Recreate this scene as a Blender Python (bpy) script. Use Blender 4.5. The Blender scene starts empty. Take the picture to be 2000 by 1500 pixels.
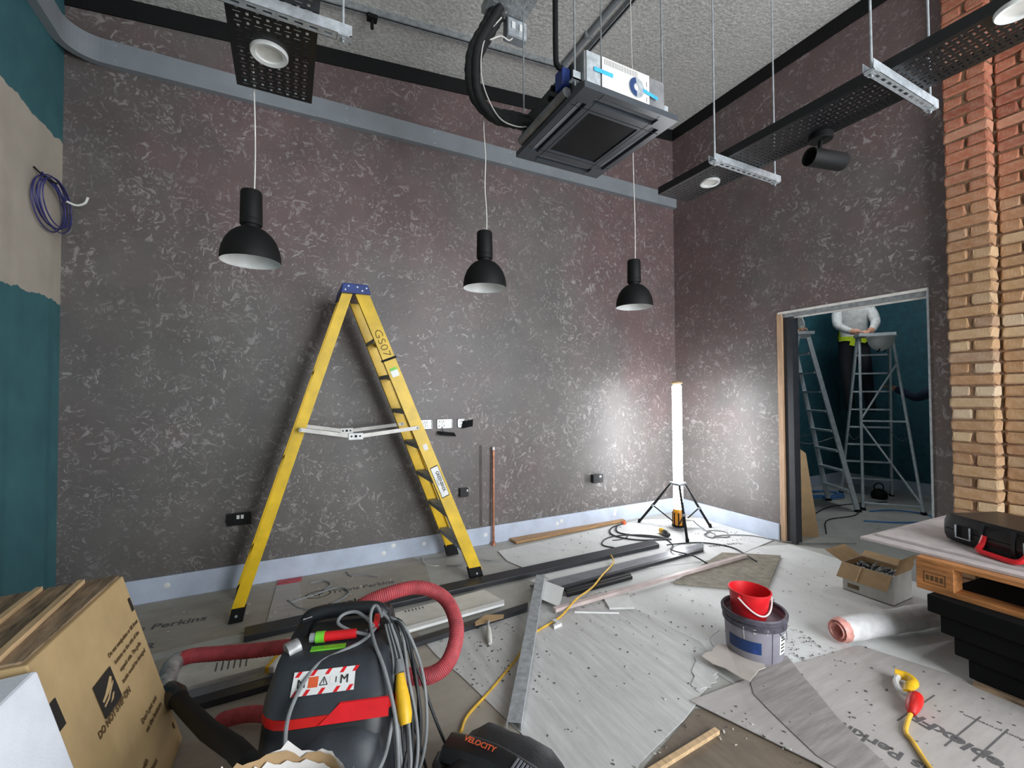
import bpy, bmesh, math, random
from mathutils import Vector, Matrix
random.seed(7)
sc = bpy.context.scene
COL = sc.collection

# ------------------------------------------------------------------ camera
CAM_H = 1.39
cd = bpy.data.cameras.new('camera'); cd.sensor_width = 36.0; cd.lens = 865.7138 * 36 / 2000
cd.clip_start = 0.05; cd.clip_end = 100
cam = bpy.data.objects.new('camera', cd); COL.objects.link(cam)
yaw, pit, rol = math.radians(26.931), math.radians(1.238), math.radians(0.3448)
R = Vector((math.cos(yaw), -math.sin(yaw), 0)); F = Vector((math.sin(yaw), math.cos(yaw), 0)); U = Vector((0, 0, 1))
F2 = F * math.cos(pit) + U * math.sin(pit); U2 = -F * math.sin(pit) + U * math.cos(pit)
Rc = R * math.cos(rol) - U2 * math.sin(rol); Uc = R * math.sin(rol) + U2 * math.cos(rol)
cam.matrix_world = Matrix(((Rc.x, Uc.x, -F2.x, 0), (Rc.y, Uc.y, -F2.y, 0), (Rc.z, Uc.z, -F2.z, CAM_H), (0, 0, 0, 1)))
sc.camera = cam

# ------------------------------------------------------------------ world, daylight, exposure
w = bpy.data.worlds.new('overcast_sky'); sc.world = w; w.use_nodes = True
w.node_tree.nodes['Background'].inputs[0].default_value = (0.80, 0.90, 1.0, 1)
w.node_tree.nodes['Background'].inputs[1].default_value = 0.9
def area(name, loc, rot, sx, sy, power, col):
    l = bpy.data.lights.new(name, 'AREA'); l.shape = 'RECTANGLE'; l.size = sx; l.size_y = sy; l.energy = power; l.color = col
    o = bpy.data.objects.new(name, l); COL.objects.link(o); o.location = loc; o.rotation_euler = rot
    return o
# daylight through the glazed shop front behind the camera
area('window_daylight', (2.55, -2.35, 1.85), (math.radians(90), 0, 0), 2.9, 2.9, 230, (0.93, 0.97, 1.0))
vs = sc.view_settings; vs.view_transform = 'Standard'; vs.look = 'None'; vs.gamma = 1.0; vs.use_curve_mapping = False
vs.exposure = 0.45

# ------------------------------------------------------------------ mesh helpers
class MB:
    def __init__(s): s.v = []; s.f = []; s.m = []; s.smooth = False
    def add(s, vs, fs, mi=0):
        b = len(s.v); s.v += [tuple(v) for v in vs]
        for q in fs: s.f.append(tuple(b + i for i in q)); s.m.append(mi)
        return s
    def box(s, x0, x1, y0, y1, z0, z1, mi=0):
        return s.add([(x0,y0,z0),(x1,y0,z0),(x1,y1,z0),(x0,y1,z0),(x0,y0,z1),(x1,y0,z1),(x1,y1,z1),(x0,y1,z1)],
                     [(3,2,1,0),(4,5,6,7),(0,1,5,4),(1,2,6,5),(2,3,7,6),(3,0,4,7)], mi)
    def obox(s, c, ax, ay, az, mi=0):
        c, ax, ay, az = Vector(c), Vector(ax), Vector(ay), Vector(az)
        P = [c + ax*i + ay*j + az*k for k in (-1, 1) for i, j in ((-1,-1),(1,-1),(1,1),(-1,1))]
        return s.add(P, [(3,2,1,0),(4,5,6,7),(0,1,5,4),(1,2,6,5),(2,3,7,6),(3,0,4,7)], mi)
    def bar(s, p, q, wd, th, side=(0,1,0), mi=0):
        p, q = Vector(p), Vector(q); d = (q - p); a = d.normalized(); sd = Vector(side); sd = (sd - a*sd.dot(a)).normalized(); n = a.cross(sd)
        return s.obox((p + q)/2, d/2, sd*wd/2, n*th/2, mi)
    def tube(s, pts, r, n=8, caps=True, mi=0, rib=None):
        pts = [Vector(p) for p in pts]; N = len(pts); rs = r if isinstance(r, (list, tuple)) else [r]*N
        tang = []
        for i in range(N):
            t = pts[min(i+1, N-1)] - pts[max(i-1, 0)]
            tang.append(t.normalized() if t.length > 1e-9 else Vector((0,0,1)))
        ref = Vector((0,0,1)) if abs(tang[0].z) < .9 else Vector((1,0,0))
        u = (ref - tang[0]*ref.dot(tang[0])).normalized()
        V = []
        for i in range(N):
            t = tang[i]; u = u - t*u.dot(t); u = u.normalized() if u.length > 1e-6 else t.orthogonal().normalized(); b = t.cross(u)
            rr = rs[i]
            for k in range(n):
                a = 2*math.pi*k/n; V.append(pts[i] + (u*math.cos(a) + b*math.sin(a))*rr)
        Fs = [(i*n+k, i*n+(k+1) % n, (i+1)*n+(k+1) % n, (i+1)*n+k) for i in range(N-1) for k in range(n)]
        if caps: Fs += [tuple(reversed(range(n))), tuple((N-1)*n+k for k in range(n))]
        s.smooth = True
        return s.add(V, Fs, mi)
    def cyl(s, p, q, r, n=16, mi=0, r2=None):
        return s.tube([p, q], [r, r if r2 is None else r2], n, True, mi)
    def lathe(s, prof, n=32, o=(0,0,0), mi=0, ax=None):
        o = Vector(o); V = []; s.smooth = True
        A = Vector(ax).normalized() if ax else Vector((0,0,1)); X = A.orthogonal().normalized() if ax else Vector((1,0,0)); Y = A.cross(X)
        for r, z in prof:
            for k in range(n):
                a = 2*math.pi*k/n; V.append(o + X*(r*math.cos(a)) + Y*(r*math.sin(a)) + A*z)
        Fs = [(i*n+k, i*n+(k+1) % n, (i+1)*n+(k+1) % n, (i+1)*n+k) for i in range(len(prof)-1) for k in range(n)]
        if prof[0][0] > 1e-6 and False: pass
        return s.add(V, Fs, mi)
    def prism(s, poly, z0, z1, mi=0):            # poly: xy list, z may be a function
        n = len(poly); zf = (lambda z: z if callable(z) else (lambda x, y: z)); a, b = zf(z0), zf(z1)
        V = [(x, y, a(x, y)) for x, y in poly] + [(x, y, b(x, y)) for x, y in poly]
        ar = sum(poly[i][0]*poly[(i+1) % n][1] - poly[(i+1) % n][0]*poly[i][1] for i in range(n))
        idx = list(range(n)) if ar > 0 else list(range(n))[::-1]
        Fs = [tuple(reversed(idx)), tuple(n+i for i in idx)] + [(idx[i], idx[(i+1) % n], n+idx[(i+1) % n], n+idx[i]) for i in range(n)]
        return s.add(V, Fs, mi)
    def loft(s, rings, caps=True, mi=0):
        n = len(rings[0]); V = [p for r in rings for p in r]
        Fs = [(i*n+k, i*n+(k+1) % n, (i+1)*n+(k+1) % n, (i+1)*n+k) for i in range(len(rings)-1) for k in range(n)]
        if caps: Fs += [tuple(reversed(range(n))), tuple((len(rings)-1)*n+k for k in range(n))]
        s.smooth = True
        return s.add(V, Fs, mi)
    def xf(s, M):
        s.v = [tuple(M @ Vector(v)) for v in s.v]; return s

def spline(pts, k=8):
    P = [Vector(p) for p in pts]; P = [P[0]*2 - P[1]] + P + [P[-1]*2 - P[-2]]; out = []
    for i in range(1, len(P)-2):
        p0, p1, p2, p3 = P[i-1:i+3]
        for j in range(k):
            t = j/k; out.append(0.5*((2*p1) + (p2-p0)*t + (2*p0-5*p1+4*p2-p3)*t*t + (3*p1-p0-3*p2+p3)*t**3))
    out.append(P[-2]); return out

def rrect(hw, y0, y1, z, r=.05, k=4, sl=0):
    pts = []
    for cx, cy, a0 in ((hw-r, y1-r, 0), (-hw+r, y1-r, 90), (-hw+r, y0+r, 180), (hw-r, y0+r, 270)):
        for j in range(k+1):
            a = math.radians(a0 + 90*j/k); y = cy + r*math.sin(a); pts.append((cx + r*math.cos(a), y, z + sl*(y-y0)))
    return pts

ROOT = {}
def mesh_obj(name, mb, mat, off=None):
    me = bpy.data.meshes.new(name)
    vs_ = mb.v if off is None else [(a-off[0], b-off[1], c-off[2]) for a, b, c in mb.v]
    me.from_pydata(vs_, [], mb.f)
    for mm in (mat if isinstance(mat, (list, tuple)) else [mat]): me.materials.append(mm)
    if any(mb.m): me.polygons.foreach_set('material_index', mb.m)
    bm = bmesh.new(); bm.from_mesh(me); bmesh.ops.recalc_face_normals(bm, faces=bm.faces); bm.to_mesh(me); bm.free()
    if mb.smooth:
        me.polygons.foreach_set('use_smooth', [True]*len(me.polygons)); me.set_sharp_from_angle(angle=math.radians(38))
    o = bpy.data.objects.new(name, me); COL.objects.link(o); return o
def bevel(o, wd=.004, seg=2):
    m = o.modifiers.new('bevel', 'BEVEL'); m.width = wd; m.segments = seg; m.limit_method = 'ANGLE'; m.angle_limit = math.radians(40); return o
def tag(o, label, cat, group=None, kind=None):
    o['label'] = label; o['category'] = cat
    if group: o['group'] = group
    if kind: o['kind'] = kind
    return o
def thing(name, label, cat, loc=(0,0,0), rz=0, group=None):
    o = bpy.data.objects.new(name, None); o.empty_display_size = .05; COL.objects.link(o); o.location = loc; o.rotation_euler = (0,0,rz)
    ROOT[o.name] = Vector(loc) if rz == 0 else None
    return tag(o, label, cat, group)
def part(name, mb, mat, parent, world=True, label=None, bev=0):
    root = parent
    while root.parent: root = root.parent
    off = ROOT.get(root.name) if world else None
    o = mesh_obj(name, mb, mat, off); o.parent = parent
    if label: o['label'] = label
    if bev: bevel(o, bev)
    return o
def single(name, mb, mat, label, cat, group=None, bev=0, base=None, kind=None):
    """a thing that is one mesh; origin at its base"""
    if base is None:
        xs = [v[0] for v in mb.v]; ys = [v[1] for v in mb.v]; zs = [v[2] for v in mb.v]
        base = ((min(xs)+max(xs))/2, (min(ys)+max(ys))/2, min(zs))
    o = mesh_obj(name, mb, mat, base); o.location = base; ROOT[o.name] = Vector(base)
    if bev: bevel(o, bev)
    return tag(o, label, cat, group, kind)
def struct(name, mb, mat, bev=0):
    o = mesh_obj(name, mb, mat); o['kind'] = 'structure'; ROOT[o.name] = Vector((0,0,0))
    if bev: bevel(o, bev)
    return o
def copy_tree(o, parent=None):
    c = o.copy(); COL.objects.link(c); c.parent = parent
    for ch in o.children: copy_tree(ch, c)
    return c

def text_mb(s, size, bold=0.0, align='LEFT'):
    cu = bpy.data.curves.new('lettering', 'FONT'); cu.body = s; cu.size = size; cu.align_x = align; cu.resolution_u = 3; cu.offset = bold; cu.extrude = 0.0004
    o = bpy.data.objects.new('lettering_tmp', cu); COL.objects.link(o)
    bpy.context.view_layer.update()
    me = bpy.data.meshes.new_from_object(o.evaluated_get(bpy.context.evaluated_depsgraph_get()))
    mb = MB(); mb.v = [tuple(v.co) for v in me.vertices]; mb.f = [tuple(p.vertices) for p in me.polygons]; mb.m = [0]*len(mb.f)
    bpy.data.objects.remove(o); bpy.data.curves.remove(cu); bpy.data.meshes.remove(me); return mb
def place(mb, o, xd, yd, sx=1.0):
    xd, yd = Vector(xd).normalized(), Vector(yd).normalized(); zd = xd.cross(yd).normalized(); yd = zd.cross(xd)
    o = Vector(o); mb.v = [tuple(o + xd*(a*sx) + yd*b + zd*c) for a, b, c in mb.v]; return mb

# ------------------------------------------------------------------ material helpers
def lin(c):
    return tuple(((x/255)/12.92 if x/255 <= .04045 else ((x/255+.055)/1.055)**2.4) for x in c) + (1.0,)
class NT:
    def __init__(s, name):
        s.m = bpy.data.materials.new(name); s.m.use_nodes = True; s.t = s.m.node_tree; s.b = s.t.nodes['Principled BSDF']
    def n(s, kind, **kw):
        x = s.t.nodes.new(kind)
        for k, v in kw.items():
            if hasattr(x, k): setattr(x, k, v)
            else: x.inputs[k.replace('_', ' ')].default_value = v
        return x
    def l(s, a, b): s.t.links.new(a, b)
    def coord(s, scale=(1,1,1), rot=(0,0,0), gen='Object'):
        tc = s.n('ShaderNodeTexCoord'); mp = s.n('ShaderNodeMapping'); mp.inputs['Scale'].default_value = scale; mp.inputs['Rotation'].default_value = rot
        s.l(tc.outputs[gen], mp.inputs[0]); return mp.outputs[0]
    def noise(s, vec, scale, detail=4, rough=.55, dist=0):
        x = s.n('ShaderNodeTexNoise'); x.inputs['Scale'].default_value = scale; x.inputs['Detail'].default_value = detail; x.inputs['Roughness'].default_value = rough; x.inputs['Distortion'].default_value = dist
        s.l(vec, x.inputs['Vector']); return x.outputs['Fac']
    def ramp(s, fac, stops, interp='LINEAR'):
        x = s.n('ShaderNodeValToRGB'); x.color_ramp.interpolation = interp; e = x.color_ramp.elements
        while len(e) < len(stops): e.new(0.5)
        for i, (p, c) in enumerate(stops):
            e[i].position = p; e[i].color = c if len(c) == 4 else lin(c)
        s.l(fac, x.inputs[0]); return x.outputs[0]
    def math(s, op, a, b=None):
        x = s.n('ShaderNodeMath'); x.operation = op
        for i, q in enumerate((a, b)):
            if q is None: continue
            if isinstance(q, (int, float)): x.inputs[i].default_value = q
            else: s.l(q, x.inputs[i])
        return x.outputs[0]
    def mix(s, fac, a, b, mode='MIX'):
        x = s.n('ShaderNodeMix'); x.data_type = 'RGBA'; x.blend_type = mode
        for i, q in ((0, fac), (6, a), (7, b)):
            if isinstance(q, (int, float, tuple)): x.inputs[i].default_value = q
            else: s.l(q, x.inputs[i])
        return x.outputs[2]
    def bump(s, h, strength=.3, dist=.01):
        x = s.n('ShaderNodeBump'); x.inputs['Strength'].default_value = strength; x.inputs['Distance'].default_value = dist
        s.l(h, x.inputs['Height']); s.l(x.outputs[0], s.b.inputs['Normal'])
    def setp(s, rough=None, metal=None, spec=None, col=None):
        for k, v in (('Roughness', rough), ('Metallic', metal), ('Specular IOR Level', spec), ('Base Color', col)):
            if v is None: continue
            if isinstance(v, (int, float, tuple)): s.b.inputs[k].default_value = v
            else: s.l(v, s.b.inputs[k])
        return s
def plain(name, rgb, rough=.55, metal=0, var=.12, scale=14, bump=0, bscale=60, spec=.5, stretch=(1,1,1)):
    t = NT(name); c = t.coord(stretch); n = t.noise(c, scale, 5, .6)
    a = lin([max(0, x*(1-var)) for x in rgb]); b = lin([min(255, x*(1+var)) for x in rgb])
    t.setp(rough=rough, metal=metal, spec=spec, col=t.ramp(n, [(.3, a), (.7, b)]))
    if bump: t.bump(t.noise(c, bscale, 4, .6), bump, .004)
    return t.m
def emit(name, col, strength):
    t = NT(name); t.b.inputs['Base Color'].default_value = (.8,.8,.8,1); t.b.inputs['Emission Color'].default_value = col; t.b.inputs['Emission Strength'].default_value = strength; return t.m

M = {}
# polished plaster: taupe-grey ground, plum blotches, pale trowel flecks with a sheen
def plaster():
    t = NT('polished_plaster'); c = t.coord()
    big = t.noise(c, .6, 4, .6); mid = t.noise(c, 3.2, 6, .65); sp = t.n('ShaderNodeSeparateXYZ'); t.l(c, sp.inputs[0])
    # the plum tint grows stronger with height and towards the right
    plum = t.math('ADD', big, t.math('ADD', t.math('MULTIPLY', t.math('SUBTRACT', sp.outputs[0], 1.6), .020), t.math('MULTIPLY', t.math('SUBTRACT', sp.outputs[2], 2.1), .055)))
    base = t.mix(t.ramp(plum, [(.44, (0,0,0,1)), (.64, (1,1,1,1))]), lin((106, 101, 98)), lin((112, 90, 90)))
    base = t.mix(t.ramp(mid, [(.3, (0,0,0,1)), (.75, (1,1,1,1))]), base, t.mix(.5, base, lin((70, 66, 66))))
    def fleck(scale, off, lo, hi, mlo, mhi, mscale, dist):
        cc = t.n('ShaderNodeVectorMath'); cc.operation = 'ADD'; cc.inputs[1].default_value = off; t.l(c, cc.inputs[0])
        n1 = t.noise(cc.outputs[0], scale, 3, .6, dist)
        body = t.ramp(n1, [(lo, (0,0,0,1)), (hi, (1,1,1,1))])
        msk = t.ramp(t.noise(cc.outputs[0], mscale, 3, .6, .8), [(mlo, (0,0,0,1)), (mhi, (1,1,1,1))])
        return t.math('MULTIPLY', body, msk)
    f1 = fleck(9.5, (3.1, 1.7, 0), .56, .63, .42, .55, 5, 2.8); f2 = fleck(17, (7.7, 5.2, 2), .56, .64, .44, .58, 7, 2.4)
    fl = t.math('MAXIMUM', f1, f2)
    fl = t.math('MULTIPLY', fl, t.ramp(t.noise(c, 1.3, 3, .6), [(.28, (.3,.3,.3,1)), (.62, (1,1,1,1))]))
    col = t.mix(t.math('MULTIPLY', fl, .55), base, lin((176, 170, 168)))
    rough = t.ramp(fl, [(0, (.46,.46,.46,1)), (1, (.32,.32,.32,1))])
    t.setp(rough=rough, spec=.55, col=col)
    h = t.math('ADD', t.math('MULTIPLY', fl, .7), t.math('MULTIPLY', mid, .8)); t.bump(h, .35, .006)
    return t.m
M['plaster'] = plaster()
def teal_wall():
    t = NT('teal_paint_with_bare_patch'); c = t.coord(); sp = t.n('ShaderNodeSeparateXYZ'); t.l(c, sp.inputs[0])
    wob = t.math('MULTIPLY', t.math('SUBTRACT', t.noise(c, 9, 4, .6), .5), .09)
    z = t.math('ADD', sp.outputs[2], wob)
    m = t.math('MULTIPLY', t.math('GREATER_THAN', z, 1.98), t.math('LESS_THAN', z, 3.0))
    n = t.noise(c, 5, 5, .6)
    col = t.mix(m, t.ramp(n, [(.3, (52, 98, 106)), (.7, (62, 112, 118))]), t.ramp(n, [(.3, (176, 166, 152)), (.7, (190, 180, 166))]))
    t.setp(rough=.6, col=col); t.bump(t.noise(c, 60, 3), .12, .004); return t.m
M['teal'] = teal_wall()
M['teal_plain'] = plain('teal_paint', (46, 92, 104), .6)
def ceil_m():
    t = NT('sprayed_textured_ceiling'); c = t.coord(); n = t.noise(c, 40, 4, .6); b = t.noise(c, 1.2, 3)
    t.setp(rough=.9, spec=.2, col=t.mix(t.ramp(n, [(.4, (0,0,0,1)), (.65, (1,1,1,1))]), t.ramp(b, [(.3, (168,168,164)), (.7, (186,184,180))]), lin((208,206,202))))
    t.bump(n, .9, .012); return t.m
M['ceiling'] = ceil_m()
M['black'] = plain('black_paint', (14, 14, 15), .7, var=.2, spec=.3)
M['slab'] = plain('black_dense_foam', (8, 9, 10), .85, var=.15, spec=.2)
M['black_gloss'] = plain('black_plastic', (24, 25, 27), .32, var=.2)
M['black_matt'] = plain('matt_black_metal', (11, 11, 12), .66, var=.1, spec=.3)
M['tray_black'] = plain('black_powder_coat', (22, 23, 25), .36, var=.1)
M['trunk'] = plain('painted_grey_trunking', (132, 137, 142), .45, var=.05, scale=4)
M['skirting'] = plain('primed_skirting', (188, 197, 214), .45, var=.05, scale=6)
M['galv'] = plain('galvanised_steel', (182, 187, 191), .42, .45, var=.12, scale=30)
M['galv_dark'] = plain('dull_galvanised_steel', (150, 154, 156), .5, .45, var=.14, scale=30)
M['alu'] = plain('aluminium', (206, 212, 216), .4, .4, var=.08, scale=20)
M['yellow'] = plain('yellow_fibreglass', (222, 182, 30), .42, var=.08, scale=9)
M['blue_cap'] = plain('blue_plastic', (36, 60, 128), .45)
M['white'] = plain('white_plastic', (226, 226, 224), .4, var=.04)
M['offwhite'] = plain('white_enamel', (214, 210, 204), .45, var=.08)
M['paper'] = plain('printed_paper', (232, 228, 224), .6, var=.03)
M['card'] = plain('brown_cardboard', (184, 156, 112), .75, var=.05, scale=6)
M['card2'] = plain('kraft_cardboard', (176, 146, 108), .75, var=.08, scale=8)
M['card_grey'] = plain('dusty_card', (184, 174, 166), .75, var=.06, scale=8)
M['cardwhite'] = plain('white_faced_cardboard', (206, 205, 200), .7, var=.05)
M['ink'] = plain('black_ink', (30, 26, 22), .7)
M['ink_grey'] = plain('grey_ink', (92, 90, 90), .8)
M['ink_brown'] = plain('brown_ink', (84, 62, 34), .8)
M['timber'] = plain('pine_batten', (200, 168, 128), .65, var=.12, scale=6, stretch=(9, 1, 9))
M['pallet'] = plain('pallet_timber', (166, 110, 62), .7, var=.2, scale=6, stretch=(8, 1.2, 8), bump=.2)
M['lining'] = plain('primed_pine_lining', (172, 140, 112), .6, var=.1, scale=6, stretch=(9, 9, 1))
M['oak'] = plain('oak_veneer_board', (162, 124, 82), .5, var=.16, scale=5, stretch=(1.2, 14, 10))
M['dirty_ply'] = plain('grubby_plywood', (128, 108, 86), .75, var=.35, scale=7, stretch=(8, 1, 6), bump=.3)
M['red'] = plain('red_plastic', (214, 28, 36), .4, var=.06)
M['red_hose'] = plain('dusty_red_hose', (178, 72, 78), .65, var=.14, scale=20)
M['red_dark'] = plain('red_trim', (196, 30, 26), .4)
M['vac'] = plain('charcoal_vacuum_plastic', (46, 50, 56), .5, var=.25, scale=8, bump=.05)
M['vac2'] = plain('black_vacuum_plastic', (28, 30, 33), .45, var=.25, scale=8)
M['grey_cord'] = plain('grey_rubber_cord', (128, 130, 132), .55)
M['dark_cord'] = plain('black_rubber_cord', (40, 41, 43), .55)
M['yel_plug'] = plain('yellow_plastic', (224, 176, 34), .45)
M['yel_cord'] = plain('yellow_cable', (222, 176, 62), .5)
M['green'] = plain('green_plastic', (110, 190, 50), .45)
M['foam'] = plain('white_foam', (232, 236, 244), .8, var=.02, bump=.2, bscale=160)
M['grey_cuff'] = plain('duct_tape', (150, 150, 150), .4, .3, var=.25, scale=25)
M['bag'] = plain('black_bag_fabric', (30, 31, 33), .5, var=.3, scale=14, bump=.25, bscale=90)
M['orange'] = plain('orange_print', (214, 92, 50), .6)
M['bucket'] = plain('grey_plastic_tub', (142, 138, 148), .45, var=.06)
M['tub_rim'] = plain('dark_tub_rim', (72, 68, 78), .5, var=.3, scale=24)
M['navy'] = plain('navy_label', (24, 54, 104), .5)
M['copper'] = plain('copper', (182, 124, 98), .36, .6, var=.2, scale=20)
M['blue_cable'] = plain('violet_data_cable', (52, 52, 112), .5)
M['bluepipe'] = plain('blue_cable', (72, 130, 190), .5)
M['charcoal_plank'] = plain('charcoal_laminate', (44, 45, 49), .42, var=.1, scale=10)
M['grey_trim'] = plain('grey_powder_coated_trim', (128, 130, 136), .38, .2, var=.08)
M['whiteboard'] = plain('white_melamine', (212, 208, 200), .5, var=.05)
M['redtrim'] = plain('pinkish_painted_trim', (196, 178, 174), .5, var=.12, scale=5)
M['brownboard'] = plain('weathered_fibreboard', (138, 130, 116), .8, var=.14, scale=18, bump=.2)
M['plasterboard'] = plain('pink_grey_plasterboard', (184, 174, 172), .75, var=.06)
M['skin'] = plain('skin', (206, 150, 124), .5)
M['hoodie'] = plain('pale_grey_fleece', (206, 206, 204), .85, var=.1, scale=18, bump=.3)
M['trouser'] = plain('dark_work_trousers', (26, 28, 34), .8)
M['navyjacket'] = plain('navy_jacket', (34, 44, 66), .8)
M['hivis'] = plain('hi_vis_yellow', (204, 226, 40), .7, var=.06)
M['hair'] = plain('brown_hair', (50, 36, 26), .7)
M['film'] = plain('white_translucent_film', (224, 222, 222), .3, var=.08, scale=12, bump=.4, bscale=30)
M['pinkfilm'] = plain('pink_core', (214, 150, 140), .4, var=.2, scale=20)
M['rubble'] = plain('plaster_crumbs', (170, 166, 160), .9, var=.4, scale=60)
M['grit'] = plain('dark_crumbs', (88, 84, 80), .9, var=.3, scale=60)
M['acpanel'] = plain('dark_grey_ac_plastic', (62, 66, 72), .3, var=.05)
M['acblade'] = plain('grey_ac_blade', (120, 124, 130), .35, var=.05)
M['acbody'] = plain('zinc_coated_sheet', (150, 150, 152), .42, .6, var=.15, scale=10)
M['acdark'] = plain('dark_foam_lagging', (56, 58, 60), .7, var=.15)
M['cyan'] = plain('cyan_tape', (60, 170, 215), .4)
M['insul'] = plain('black_pipe_insulation', (20, 20, 21), .75, var=.3, scale=30, bump=.4)
M['foil'] = plain('crumpled_galvanised_box', (190, 190, 188), .25, .9, var=.25, scale=60, bump=.8, bscale=70)
M['tube_on'] = emit('lit_diffuser_tube', (.94, .97, 1.0, 1), 32.0)
M['lobby_fill'] = emit('lobby_fill_glow', (.9, .96, 1.0, 1), 42.0)
M['amber'] = plain('amber_plastic', (214, 142, 30), .45)
def sheet_m(name, a, b, streak=(1,14,1), rot=0, amt=.5, dirt=.5):
    t = NT(name); c = t.coord(streak, (0,0,rot)); c0 = t.coord()
    st = t.noise(c, 3.0, 6, .7); d = t.noise(c0, 2.0, 6, .65); sp = t.noise(c0, 26, 4, .7)
    col = t.mix(t.ramp(st, [(.5-amt*.3, (0,0,0,1)), (.5+amt*.3, (1,1,1,1))]), lin(a), lin(b))
    col = t.mix(t.ramp(d, [(.5, (0,0,0,1)), (.85, (dirt,dirt,dirt,1))]), col, lin([x*.68 for x in a]))
    col = t.mix(t.ramp(sp, [(.70, (0,0,0,1)), (.76, (.6,.6,.6,1))]), col, lin((96, 92, 88)))
    t.setp(rough=.62, spec=.35, col=col); t.bump(st, .12, .004); return t.m
M['sheet_a'] = sheet_m('dusty_protection_board', (158, 150, 138), (174, 166, 154), (1,3,1), 0, .6)
M['sheet_b'] = sheet_m('streaked_protection_board', (180, 178, 176), (212, 211, 209), (9,1,1), math.radians(-14), .7, .35)
M['sheet_c'] = sheet_m('clean_protection_board', (214, 214, 212), (228, 228, 226), (2,1,1), 0, .6, .3)
M['sheet_d'] = sheet_m('fluted_protection_board', (166, 160, 156), (186, 180, 176), (1,8,1), math.radians(10), .7, .3)
M['sheet_e'] = sheet_m('dark_fluted_board', (134, 127, 124), (168, 161, 158), (1,11,1), math.radians(14), .55, .2)
M['floor'] = sheet_m('dusty_screed', (172, 170, 164), (196, 194, 188), (1,1,1), 0, .8, .7)
M['floorhole'] = sheet_m('rough_timber_substrate', (104, 92, 80), (136, 122, 106), (4,1,1), .6, .8, .7)
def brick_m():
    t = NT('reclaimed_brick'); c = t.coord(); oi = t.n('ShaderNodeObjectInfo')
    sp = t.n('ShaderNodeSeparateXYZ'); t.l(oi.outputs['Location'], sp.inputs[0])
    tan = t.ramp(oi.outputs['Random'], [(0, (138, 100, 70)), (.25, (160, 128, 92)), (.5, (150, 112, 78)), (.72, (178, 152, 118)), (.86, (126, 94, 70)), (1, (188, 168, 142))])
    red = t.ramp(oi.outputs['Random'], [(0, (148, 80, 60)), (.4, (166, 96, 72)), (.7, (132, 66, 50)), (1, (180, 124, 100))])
    col = t.mix(t.ramp(t.math('DIVIDE', sp.outputs[2], 4.5), [(.50, (0,0,0,1)), (.66, (1,1,1,1))]), tan, red)  # upper courses shift to red: reddish light painted into the brick colour
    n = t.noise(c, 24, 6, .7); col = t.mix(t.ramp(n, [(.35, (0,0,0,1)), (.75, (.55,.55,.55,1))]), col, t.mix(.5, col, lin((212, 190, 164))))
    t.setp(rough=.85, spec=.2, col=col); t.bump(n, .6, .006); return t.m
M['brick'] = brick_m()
M['chase'] = plain('damp_plaster', (76, 66, 64), .6, var=.15, scale=8)
M['mortar'] = plain('sandy_mortar', (116, 88, 66), .95, var=.2, scale=30, bump=.5)
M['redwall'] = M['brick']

# ------------------------------------------------------------------ room shell
XL, XR, YB, YF = -1.286, 4.103, 3.798, -2.2
def zc(x, y=0): return 4.530 + 0.0906*(x - XR)
def struct_box(name, mat, *a): return struct(name, MB().box(*a), mat)
struct('floor', MB().box(XL-.2, XR+.001, YF-.2, YB+.12, -.1, 0).box(XR+.001, 7.75, -.2, 3.9, -.1, 0), M['floor'])
struct('wall_back', MB().box(XL-.15, XR+.001, YB, YB+.15, 0, 5.0), M['plaster'])
struct('wall_left', MB().box(XL-.15, XL, YF-.2, YB, 0, 5.0), M['teal'])
dy0, dy1, dz = 1.472, 2.551, 2.130
struct('wall_right', MB().box(XR, XR+.13, dy1, YB, 0, 5.0).box(XR, XR+.13, 1.225, dy0, 0, 5.0).box(XR, XR+.13, dy0, dy1, dz, 5.0), M['plaster'])
cp = [(XL-.15, YF-.2), (XR+.15, YF-.2), (XR+.15, YB+.1), (XL-.15, YB+.1)]
struct('ceiling', MB().prism(cp, zc, lambda x, y: zc(x)+.2), M['ceiling'])
wf = MB().box(XL, .95, YF-.15, YF, 0, 5.0).box(.95, XR, YF-.15, YF, 0, .3).box(.95, XR, YF-.15, YF, 3.4, 5.0)
struct('wall_front', wf, M['teal_plain'])
wn = MB()
for x in (.95, 1.97, 3.0, 4.04): wn.box(x, x+.06, YF-.11, YF-.05, .3, 3.4)
for z in (.3, 2.5, 3.34): wn.box(.95, XR, YF-.11, YF-.05, z, z+.06)
struct('window_1', wn, M['black'])
# black shadow gap under the soffit
t1 = MB().prism([(XL, YB-.012), (XR, YB-.012), (XR, YB), (XL, YB)], lambda x, y: zc(x)-.132, lambda x, y: zc(x)-.001)
struct('trim_1', t1, M['black'])
struct('trim_2', MB().box(XR-.012, XR, 1.34, YB-.012, zc(XR)-.132, zc(XR)-.003), M['black'])
# painted steel trunking round the walls with a swept corner
tk = MB(); z0, z1, th = 3.570, 3.730, .05
rc = .16; cx, cy = XL+th+rc, YB-th-rc
inner = [(XR-.001, YB-th)] + [(cx + rc*math.cos(a), cy + rc*math.sin(a)) for a in [math.radians(90+9*i) for i in range(11)]] + [(XL+th, YF+.01)]
ring = inner + [(XL+.0005, YF+.01), (XL+.0005, YB-.0005), (XR-.001, YB-.0005)]
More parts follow.
